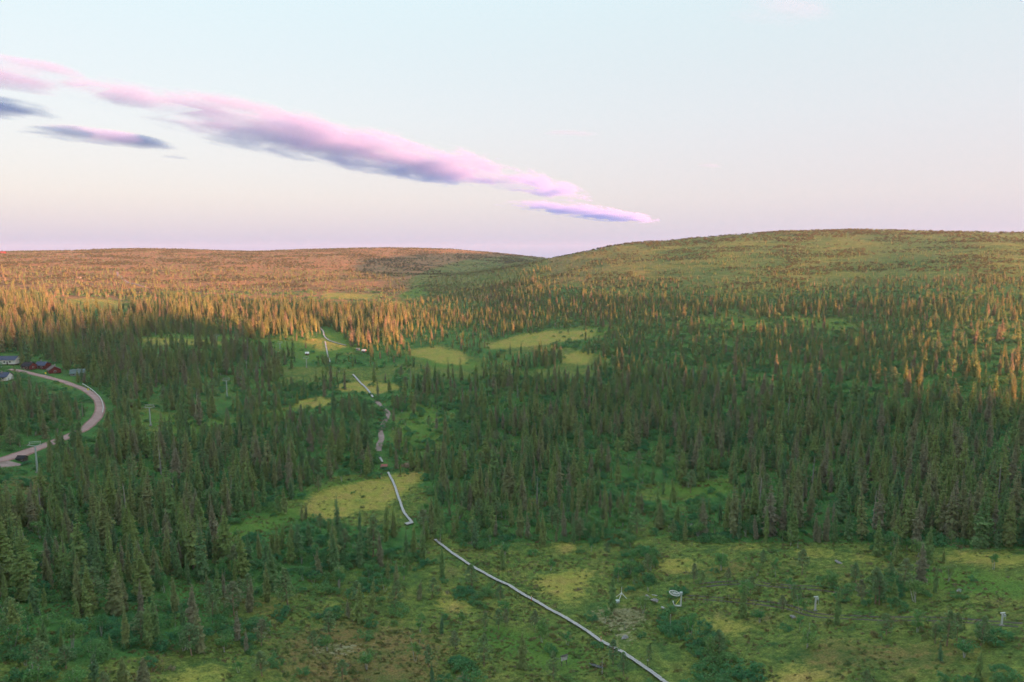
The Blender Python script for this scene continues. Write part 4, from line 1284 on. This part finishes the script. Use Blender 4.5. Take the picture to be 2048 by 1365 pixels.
for d0, d1, cell, seed in ((62, 420, 2.6, 1), (420, 1000, 3.6, 2), (1000, 2150, 6.5, 3)):
    x, y, r = candidates(d0, d1, cell, seed)
    k = free(x, y); x, y = x[k], y[k]
    s, p_, b, w, h, u, v = zones(x, y)
    z = ground(x, y)
    area = cell * cell / 100.0
    # trees whose crowns would hide the road or the boardwalk from the viewpoint's side are fewer
    q = r.random(len(x))
    c1 = s * area; c2 = c1 + p_ * area; c3 = c2 + b * area; c4 = c3 + w * area
    hh = h * np.clip(np.exp(r.normal(-.03, .27, len(x))), .40, 1.5)
    uu, vv, dep = project(x, y, z)
    vis = np.zeros(len(x), bool)
    thin = r.random(len(x)) < .75
    for fh in (0, .2, .4, .6, .8, .97):
        tu, tv, _ = project(x, y, z + hh * fh)
        for sp_ in SIGHT:
            vis |= in_poly(tu, tv, sp_)
        if fh in (.4, .6, .8):
            for sp_ in BOG[:11] + MEADOW[:3]:
                vis |= in_poly(tu, tv, sp_) & thin
    far = np.hypot(x, y) > 560
    opn = (v < 585)
    for name, lo_, hi_ in (('spruce', 0, c1), ('pine', c1, c2), ('birch', c2, c3), ('scrub', c3, c4)):
        m = (q >= lo_) & (q < hi_)
        if name != 'scrub':
            m &= ~vis
        for i in np.where(m)[0]:
            if name == 'spruce':
                ht = hh[i]
                if r.random() < .012 and ht > 7:
                    trees['snag'].append((x[i], y[i], z[i], ht * .75, uu[i], vv[i], dep[i])); continue
                if r.random() < .14: ht *= .5
            elif name == 'pine':
                ht = max(4.0, h[i] * .72 * r.normal(1, .2))
            elif name == 'birch':
                ht = r.uniform(2.6, 5.2) if not opn[i] else r.uniform(1.5, 3.0)
            else:
                ht = r.uniform(1.2, 3.0) if not opn[i] else r.uniform(.8, 2.2) * (1.6 if d0 > 500 else 1)
            key = 'fell' if (name == 'scrub' and opn[i]) else name
            trees[key].append((x[i], y[i], z[i], ht, uu[i], vv[i], dep[i]))
# trees that stand out one by one in the foreground: base and top as they show in the photo
SINGLES = [
    ('pine', 282, 1279, 1220, 1.35, 'spreading broad pine with bare lower trunk in the left foreground'), ('pine', 383, 1312, 1245, 1.2, 'loose crowned pine beside the spreading broad pine'),
    ('pine', 576, 1218, 1135, 1.05, 'tall pine alone at the lower edge of the left forest'), ('pine', 190, 1217, 1131, 1.3, 'stout green pine at the lower left forest edge'),
    ('spruce', 288, 1197, 1100, 1.5, 'broad grey skirted spruce at the left forest edge'), ('pine', 496, 1202, 1146, 1, 'small pine between the grey skirted spruce and the tall lone pine'),
    ('pine', 522, 1292, 1238, 1.1, 'open crowned pine near the birch thicket'), ('pine', 524, 1353, 1300, 1.3, 'bushy pine near the bottom edge of the brown bog'),
    ('pine', 77, 1354, 1275, 1.2, 'large pale pine in the lower left corner'), ('pine', 132, 1338, 1290, 1.5, 'bushy pine beside the large pale pine'),
    ('spruce', 190, 1364, 1300, 1.4, 'young spruce right of the large pale pine'), ('spruce', 245, 1374, 1311, 1.6, 'conical young spruce at the bottom edge'), ('spruce', 290, 1376, 1312, 1.6, 'dense young spruce at the bottom edge right of the conical one'),
    ('spruce', 474, 1280, 1220, 1, 'slim spruce in front of the birch thicket'), ('pine', 425, 1250, 1187, .9, 'narrow pine above the spreading broad pine'), ('spruce', 493, 1306, 1255, 1.1, 'short spruce under the slim spruce'),
    ('spruce', 220, 1304, 1266, 1.2, 'small spruce among the willows of the left foreground'), ('pine', 746, 1118, 1030, .95, 'tall pine among dark spruces left of the boardwalk gap'), ('pine', 668, 1140, 1100, 1.2, 'grey needled pine in the middle forest'),
    ('spruce', 741, 1224, 1154, .9, 'slim yellow-green spruce left of the leaning spruce'), ('pine', 789, 1218, 1163, 1, 'light pine with pale trunk left of the leaning spruce'), ('spruce', 838, 1200, 1160, 1.2, 'leaning yellow-green spruce by the brown bog edge'),
    ('spruce', 884, 1156, 1092, 1.2, 'conical spruce just left of the boardwalk'), ('pine', 944, 1174, 1128, 1.3, 'broad pine overhanging the boardwalk at the willow clump'), ('pine', 1001, 1210, 1170, 1, 'pine in the willow clump below the boardwalk'),
    ('pine', 864, 1195, 1157, 1.2, 'rounded pine right of the leaning spruce'), ('spruce', 697, 1236, 1197, 1.2, 'lone small spruce at the lower forest edge'), ('pine', 911, 1300, 1260, 1.2, 'crooked grey pine on the brown bog'),
    ('pine', 970, 1264, 1225, .9, 'leftmost of the three slim pines left of the boardwalk'), ('pine', 997, 1261, 1217, .9, 'middle of the three slim pines left of the boardwalk'), ('pine', 1012, 1255, 1217, .8, 'rightmost of the three slim pines left of the boardwalk'),
    ('pine', 1069, 1265, 1220, .9, 'lone slim pine nearest the middle of the boardwalk'), ('spruce', 882, 1268, 1228, 1.2, 'yellow-green spruce above the crooked grey pine'), ('spruce', 1085, 1092, 1019, 1, 'grey spruce with shaggy base above the small bog'),
    ('pine', 1116, 1063, 1020, 1.3, 'round topped pine above the small bog'), ('pine', 1274, 1067, 1016, 1.3, 'broad grey pine above the willow gully'), ('spruce', 1210, 1027, 962, .85, 'pale dry looking spruce left of the broad grey pine'),
    ('spruce', 1158, 1031, 970, .8, 'slender green spruce left of the pale dry spruce'), ('pine', 1226, 1329, 1278, 1, 'dark pine beside the blue-grey pool'), ('pine', 1248, 1353, 1305, .9, 'thin pine between the pool and the boardwalk'),
    ('spruce', 864, 1368, 1326, 1.2, 'spruce sapling at the bottom edge under the crooked pine'), ('spruce', 1484, 1237, 1168, 1.15, 'leaning bright green spruce alone on the open bog'), ('pine', 1388, 1168, 1126, .95, 'reddish trunked pine above the return wheel'),
    ('pine', 1406, 1172, 1142, .9, 'thin pine next to the reddish trunked pine'), ('pine', 1455, 1166, 1137, .9, 'small grey pine on the bog beyond the leaning spruce'), ('pine', 1501, 1190, 1153, 1.1, 'twiggy pine right of the leaning bright spruce'),
    ('pine', 1565, 1222, 1190, 1.1, 'dark pine left of the nearer lift post'), ('pine', 1587, 1205, 1170, .8, 'left one of two slim pines beyond the nearer lift post'), ('pine', 1599, 1205, 1172, .8, 'right one of two slim pines beyond the nearer lift post'),
    ('pine', 1298, 1334, 1288, .7, 'thin bare stemmed pine by the white headed post'), ('pine', 1723, 1204, 1157, 1, 'pine on the bog edge left of the pine pair'), ('pine', 1751, 1208, 1133, .95, 'tall pine pair member with pale trunk on the right bog'),
    ('pine', 1759, 1210, 1142, .9, 'shorter pine pair member touching the tall pale trunk'), ('spruce', 1789, 1209, 1156, 1.3, 'bluish spruce with brown trunk right of the pine pair'), ('spruce', 1870, 1186, 1124, .9, 'slim spruce right of the round birch clump'),
    ('spruce', 1790, 1133, 1070, 1.1, 'tall spruce standing forward of the right forest edge'), ('pine', 1773, 1271, 1226, 1.3, 'pale loose pine on the lower right bog'), ('pine', 1870, 1288, 1246, .9, 'slim pine at the left of the lower right pine group'),
    ('pine', 1894, 1292, 1218, 1, 'tallest pine of the lower right group'), ('pine', 1914, 1282, 1224, .9, 'slim dark pine inside the lower right group'), ('pine', 1962, 1293, 1227, .9, 'tall thin pine at the right of the lower right group'),
    ('spruce', 1957, 1360, 1293, .9, 'thin spruce with long bare stem near the bottom right'), ('pine', 1711, 1167, 1125, 1.1, 'dark bushy pine above the pine pair'), ('birch', 1831, 1204, 1156, 1.6, 'round dark green birch clump on the right bog'),
    ('birch', 1929, 1316, 1273, 1.3, 'leafy birch under the lower right pine group'), ('birch', 1762, 1284, 1262, 1.2, 'small bright birch beside the pale loose pine'), ('birch', 476, 1346, 1314, 1, 'thin birch left of the bushy pine'),
    ('birch', 1260, 1150, 1118, 1.4, 'large birch in the willow gully above the white stand'), ('snag', 1596, 1097, 1082, 2.2, 'grey dead stump at the right forest edge'), ('snag', 1204, 1350, 1318, 1.4, 'dark dead tree beside the blue-grey pool'),
    ('spruce', 828, 1112, 1044, 1.1, 'dark spruce hiding the gap in the boardwalk, left of its pair'), ('spruce', 848, 1118, 1042, 1.1, 'dark spruce hiding the gap in the boardwalk, right of its pair'), ('spruce', 812, 1118, 1056, 1, 'shorter dark spruce left of the boardwalk gap'),
    ('birch', 1102, 1142, 1118, 1.2, 'twisted grey birch on the knoll above the boardwalk'), ('snag', 1250, 1262, 1243, 1.5, 'pale leafless bush on the lichen patch'),
]
sg_xy = []
for i, (kd, u, vb, vt, sx, lab) in enumerate(SINGLES):
    p = at(u, vb); h = top_height(p, u, vt)
    K = {'pine': K_pine, 'spruce': K_spruce, 'birch': K_birch, 'snag': K_snag}[kd]
    nm = {'pine': 'pine_tree', 'spruce': 'spruce_tree', 'birch': 'birch_tree', 'snag': 'dead_tree'}[kd]
    r = plant(nm, K, (i * 3) % len(K.joined), p, h, random.uniform(0, 6.28), lab, 'tree', 'trees standing out on the foreground bogs', sx)
    if 'leaning' in lab:
        r.rotation_euler = (0.02, .16, 1.0)
    sg_xy.append((p[0], p[1]))
sg_xy = np.array(sg_xy)

MARKS = [(40, 915, 'the black roofed shed'), (190, 830, 'the road bend'), (300, 850, 'the verge tower'), (454, 790, 'the bog tower'), (680, 1000, 'the yellow bog'), (768, 935, 'the red deck'),
    (820, 1048, 'the pale landing'), (775, 840, 'the winding path'), (920, 1120, 'the upper boardwalk end'), (1150, 1250, 'the boardwalk middle'), (1300, 1345, 'the lower boardwalk end'),
    (1130, 1110, 'the small bogs'), (1243, 1190, 'the white stand'), (1357, 1195, 'the return wheel'), (1386, 1052, 'the dark pond'), (1484, 1210, 'the leaning bright spruce'), (1630, 1210, 'the nearer lift post'),
    (2004, 1240, 'the farther lift post'), (1755, 1180, 'the pine pair'), (1831, 1185, 'the round birch clump'), (1595, 1090, 'the grey dead stump'), (1900, 1260, 'the lower right pine group'), (282, 1260, 'the spreading broad pine'),
    (90, 1330, 'the large pale pine'), (288, 1150, 'the grey skirted spruce'), (500, 1280, 'the birch thicket'), (576, 1180, 'the tall lone pine'), (740, 1190, 'the slim yellow-green spruce'), (700, 1320, 'the brown bog'),
    (1720, 1310, 'the brown heath'), (1370, 975, 'the green clearing'), (1210, 1000, 'the pale dry spruce'), (1274, 1045, 'the broad grey pine'), (1790, 1100, 'the tall forward spruce'), (2040, 1060, 'the right forest edge'), (20, 1130, 'the left forest edge'), (470, 1110, 'the left forest middle')]
def place_label(u, v):
    d = [(((u - a) ** 2 + (1.6 * (v - b)) ** 2), a, b, nm) for a, b, nm in MARKS]
    _, a, b, nm = min(d)
    if abs(u - a) > 1.2 * abs(v - b):
        return ('left of ' if u < a else 'right of ') + nm
    return ('in front of ' if v > b else 'behind ') + nm
ORD = ['leftmost', 'second from the left', 'third from the left', 'fourth from the left', 'fifth from the left', 'sixth from the left', 'seventh from the left', 'eighth from the left', 'ninth from the left', 'tenth from the left', 'eleventh from the left', 'twelfth from the left']
def split(name, key, kind, limit, cat, noun, stuff_name, stuff_label, hcut):
    L = trees[key]
    if len(sg_xy):
        L = [t for t in L if ((sg_xy[:, 0] - t[0]) ** 2 + (sg_xy[:, 1] - t[1]) ** 2).min() > 2.0 ** 2]
    inv = [i for i, t in enumerate(L) if -10 < t[4] < 2058 and t[5] < 1400]
    inv.sort(key=lambda i: -L[i][3] / L[i][6])
    pick = inv[:limit]
    r = random.Random(len(key))
    fam = {}
    for i in pick:
        t = L[i]
        px = t[3] / t[6] * FPX
        size = hcut[0] if px > hcut[3] else (hcut[1] if px > hcut[4] else hcut[2])
        sx = r.uniform(.85, 1.25)
        f = r.randrange(len(kind.joined))
        look = 'slim' if sx < 1.02 else 'broad'
        if key == 'spruce' and f in (5, 6, 7): look = 'ragged ' + look
        fam.setdefault('%s %s %s %s' % (size, look, noun, place_label(t[4], t[5])), []).append((t, f, sx))
    for lab, mem in fam.items():
        mem.sort(key=lambda q: q[0][4])
        for k, (t, f, sx) in enumerate(mem):
            full = lab if len(mem) == 1 or len(mem) > len(ORD) else (lab + ', ' + ORD[k] if len(lab.split()) < 13 else lab.replace('ragged ', '') + ', ' + ORD[k])
            plant(name, kind, f, t[:3], t[3], r.uniform(0, 6.28), full, cat, '%s trees of the near forest and bogs' % noun, sx)
    pick = set(pick)
    rest = [t for i, t in enumerate(L) if i not in pick]
    if rest:
        A = np.array(rest); rr = np.random.default_rng(len(rest))
        w = rr.uniform(.85, 1.25, len(A))
        scl = np.stack([A[:, 3] * w, A[:, 3] * w, A[:, 3]], 1)
        scatter(stuff_name, kind, A[:, :3], scl, rr.integers(0, len(kind.joined), len(A)), stuff_label, cat, len(A))
    print(name, len(L), 'individual', len(pick))
split('spruce_tree', 'spruce', K_spruce, 265, 'tree', 'spruce', 'spruce_forest', 'dark spruce forest covering the valley and the fell slopes', ('tall', 'middling', 'small', 88, 66))
split('pine_tree', 'pine', K_pine, 120, 'tree', 'pine', 'pine_wood', 'scattered loose crowned pines through the far forest', ('tall', 'middling', 'small', 62, 48))
split('birch_tree', 'birch', K_birch, 230, 'tree', 'birch', 'birch_wood', 'small green birches mixed through the forest', ('tall', 'middling', 'small', 42, 32))
split('dead_tree', 'snag', K_snag, 40, 'tree', 'leafless tree', 'dead_wood', 'leafless grey trees scattered in the far forest', ('tall', 'middling', 'small', 70, 45))
for key, kind, nm, lab in (('scrub', K_scrub, 'willow_scrub', 'dark green willow scrub along ditches and forest edges'), ('fell', K_fell, 'juniper_scrub', 'low dark bushes dotting the open fells')):
    A = np.array(trees[key]); rr = np.random.default_rng(5)
    w = rr.uniform(.9, 1.5, len(A))
    scatter(nm, kind, A[:, :3], np.stack([A[:, 3] * w, A[:, 3] * w, A[:, 3]], 1), rr.integers(0, len(kind.joined), len(A)), lab, 'scrub', 6)
    print(nm, len(A))
# heath tussocks over the near bogs
x, y, r = candidates(62, 330, .8, 9)
k = r.random(len(x)) < np.clip(1.25 - np.hypot(x, y) / 330, .25, 1) * .75 * sstep(.30, .60, fbm(x, y, 7, 91))
x, y = x[k], y[k]; k = free(x, y); x, y = x[k], y[k]
u_, v_, _ = project(x, y, ground(x, y))
k = (cover(u_, v_, BOG) < .5) | (r.random(len(x)) < .25); x, y = x[k], y[k]
s_ = r.uniform(.16, .46, len(x)) * (1 + 1.2 * (r.random(len(x)) < .06))
scatter('heath', K_heath, np.stack([x, y, ground(x, y)], 1), np.stack([s_ * 1.5, s_ * 1.5, s_ * .55], 1), r.integers(0, 5, len(x)), 'low heath and dwarf birch tussocks over the open bogs', 'heath', 8)
print('heath', len(x))

# heap of brushwood by the yellow bog and upturned roots at the bottom edge
def brush_heap(name, label, cat, px, rx, ry, h, n_, seed):
    p = at(*px); r = random.Random(seed)
    root = empty(name, p); tag(root, label, cat)
    V, F = [], []
    m = MB()
    bm = bmesh.new(); bmesh.ops.create_icosphere(bm, subdivisions=3, radius=1)
    for v in bm.verts:
        k = 1 + .16 * math.sin(v.co.x * 7 + seed) + .12 * math.sin(v.co.y * 9) + .1 * math.sin(v.co.z * 11)
        v.co = Vector((v.co.x * rx * k * .85, v.co.y * ry * k * .85, max(-.2, v.co.z * h * k * .8)))
    me = bpy.data.meshes.new('core'); bm.to_mesh(me); bm.free(); me.materials.append(M['brush'])
    link(bpy.data.objects.new('core', me), root)
    for i in range(n_):
        a = r.uniform(0, 6.28); q = math.sqrt(r.random())
        x, y = math.cos(a) * q * rx, math.sin(a) * q * ry
        z = h * (1 - q * q) * r.uniform(.5, 1.05) + .1
        d = Vector((r.uniform(-1, 1), r.uniform(-1, 1), r.uniform(-.25, .35))).normalized() * r.uniform(.4, 1.0)
        m.tube(Vector((x, y, z)) - d, Vector((x, y, z)) + d, .04, .02, 4, False)
    o = m.build('branches', 'brush', root); o['kind'] = 'stuff'
brush_heap('brush_pile', 'long heap of dry branches beside the red deck', 'brush pile', (816, 934), 2.6, 1.4, 1.5, 150, 3)
brush_heap('root_stump', 'pale upturned root plate at the bottom edge', 'stump', (925, 1366), .9, .6, 1.0, 60, 5)

# ------------------------------------------------------------------ clouds: a long roll drifting away over the valley, in full volume
CLOUD_ALT = CAM_Z + 800.0
def on_deck(u, v):
    r = ray(u, v); k = (CLOUD_ALT - CAM_Z) / r[2]
    return Vector((r[0] * k, r[1] * k, CLOUD_ALT))
def cloud(label, A, B, width, thick, dens, seed, cut=.42, soft_=.75):
    a, b = on_deck(*A), on_deck(*B)
    d = b - a
    c_ = (a + b) / 2
    me = MB().box((0, 0, 0), (2, 2, 2))
    m = bpy.data.materials.new('cloud_vapour'); m.use_nodes = True
    nt = m.node_tree
    for n_ in list(nt.nodes):
        if n_.type != 'OUTPUT_MATERIAL':
            nt.nodes.remove(n_)
    out = [n_ for n_ in nt.nodes if n_.type == 'OUTPUT_MATERIAL'][0]
    pv = nt.nodes.new('ShaderNodeVolumePrincipled')
    pv.inputs['Color'].default_value = (.42, .55, .86, 1)
    pv.inputs['Anisotropy'].default_value = .1
    tc = nt.nodes.new('ShaderNodeTexCoord'); sp = nt.nodes.new('ShaderNodeSeparateXYZ')
    nt.links.new(tc.outputs['Object'], sp.inputs[0])
    def mth(op, x_, y_=None, z_=None):
        q = nt.nodes.new('ShaderNodeMath'); q.operation = op
        for i, vv_ in enumerate((x_, y_, z_)):
            if vv_ is None: continue
            if isinstance(vv_, (int, float)): q.inputs[i].default_value = vv_
            else: nt.links.new(vv_, q.inputs[i])
        return q.outputs[0]
    mp = nt.nodes.new('ShaderNodeMapping')
    L = d.length / 2 * 1.08
    mp.inputs['Scale'].default_value = (L / 560, width / 2 / 170, thick / 2 / 80)
    mp.inputs['Location'].default_value = (seed * 7.3, seed * 3.1, seed * 1.7)
    nz = nt.nodes.new('ShaderNodeTexNoise'); nz.inputs['Scale'].default_value = 1.0; nz.inputs['Detail'].default_value = 6; nz.inputs['Roughness'].default_value = .62
    nt.links.new(tc.outputs['Object'], mp.inputs[0]); nt.links.new(mp.outputs[0], nz.inputs['Vector'])
    mp2 = nt.nodes.new('ShaderNodeMapping')
    mp2.inputs['Scale'].default_value = (L / 1500, width / 2 / 520, thick / 2 / 260)
    mp2.inputs['Location'].default_value = (seed * 2.9, seed * 5.1, seed * .7)
    nz2 = nt.nodes.new('ShaderNodeTexNoise'); nz2.inputs['Scale'].default_value = 1.0; nz2.inputs['Detail'].default_value = 2
    nt.links.new(tc.outputs['Object'], mp2.inputs[0]); nt.links.new(mp2.outputs[0], nz2.inputs['Vector'])
    r2 = mth('ADD', mth('POWER', mth('ABSOLUTE', sp.outputs['X']), 2.6), mth('POWER', mth('ABSOLUTE', sp.outputs['Y']), 2.2))
    z01 = mth('MULTIPLY_ADD', sp.outputs['Z'], .5, .5)
    body = mth('SUBTRACT', 1.0, r2)
    body = mth('SUBTRACT', body, mth('MULTIPLY', mth('MULTIPLY', z01, z01), .9))
    f = mth('MULTIPLY_ADD', mth('SUBTRACT', nz.outputs[0], .5), 4.6, mth('SUBTRACT', body, cut))
    f = mth('MULTIPLY_ADD', mth('SUBTRACT', nz2.outputs[0], .5), 2.4, f)
    mr = nt.nodes.new('ShaderNodeMapRange'); mr.interpolation_type = 'SMOOTHSTEP'
    mr.inputs['From Min'].default_value = 0; mr.inputs['From Max'].default_value = soft_
    nt.links.new(f, mr.inputs[0])
    base = nt.nodes.new('ShaderNodeMapRange'); base.interpolation_type = 'SMOOTHSTEP'
    base.inputs['From Min'].default_value = .02; base.inputs['From Max'].default_value = .16
    nt.links.new(z01, base.inputs[0])
    edge = nt.nodes.new('ShaderNodeMapRange'); edge.interpolation_type = 'SMOOTHSTEP'
    edge.inputs['From Min'].default_value = 0; edge.inputs['From Max'].default_value = .28
    nt.links.new(body, edge.inputs[0])
    dn = mth('MULTIPLY', mth('MULTIPLY', mth('MULTIPLY', mr.outputs[0], base.outputs[0]), edge.outputs[0]), dens)
    nt.links.new(dn, pv.inputs['Density'])
    nt.links.new(pv.outputs[0], out.inputs['Volume'])
    m.cycles.volume_step_rate = .35
    o = me.build('cloud', m)
    o.location = c_ + Vector((0, 0, thick / 2))
    o.rotation_euler = (0, 0, math.atan2(d.y, d.x))
    o.scale = (L, width / 2, thick / 2)
    return tag(o, label, 'cloud', 'evening clouds')
cloud('long violet and pink roll of cloud, the largest in the sky', (120, 176), (960, 378), 1500, 170, .0042, 1, .20)
cloud('pink cloud head on top of the long roll', (560, 268), (1170, 408), 900, 280, .0036, 2, .36)
cloud('flat grey-violet cloud tail low over the saddle', (1030, 408), (1290, 448), 2000, 170, .004, 3, .34)
cloud('pink and violet cloud at the upper left edge', (-100, 145), (170, 190), 620, 120, .006, 4, .18)
cloud('thin ragged cloud between the upper left cloud and the long roll', (130, 180), (340, 226), 480, 120, .006, 5, .26)
cloud('violet cloud bank low at the left edge', (-140, 205), (100, 248), 760, 90, .008, 6, .18)
cloud('slim violet lens of cloud under the long roll at the left', (40, 264), (350, 304), 560, 90, .007, 7, .22)
cloud('tiny streak of cloud right of the slim violet lens', (310, 313), (395, 322), 260, 60, .006, 8, .34)
cloud('faint small streak of cloud high over the saddle', (1090, 269), (1200, 274), 200, 40, .002, 9, .36)
cloud('faint short streak of cloud left of the right fell top', (1395, 331), (1450, 336), 220, 40, .002, 10, .36)
cloud('faint pink wisp near the top edge', (1450, 20), (1660, 58), 420, 70, .0010, 11, .34)

# ------------------------------------------------------------------ evening haze
hz = MB()
zlo, zhi = float(GZ.min()) - 1.5, max(float(GZ.max()), CAM_Z) + 12
hz.box(((GX[0] + GX[-1]) / 2, (GY[0] + GY[-1]) / 2, (zlo + zhi) / 2), (GX[-1] - GX[0] + 40, GY[-1] - GY[0] + 40, zhi - zlo))
hm = bpy.data.materials.new('haze_air'); hm.use_nodes = True
for n_ in list(hm.node_tree.nodes):
    if n_.type != 'OUTPUT_MATERIAL':
        hm.node_tree.nodes.remove(n_)
hv = hm.node_tree.nodes.new('ShaderNodeVolumePrincipled')
hv.inputs['Color'].default_value = (.60, .78, 1.0, 1)
hv.inputs['Density'].default_value = .000055
hv.inputs['Anisotropy'].default_value = .2
hm.node_tree.links.new(hv.outputs[0], [n_ for n_ in hm.node_tree.nodes if n_.type == 'OUTPUT_MATERIAL'][0].inputs['Volume'])
tag(hz.build('haze', hm), 'thin evening haze over the valley and the fells', 'haze', kind='stuff')
print('haze box', zlo, zhi)
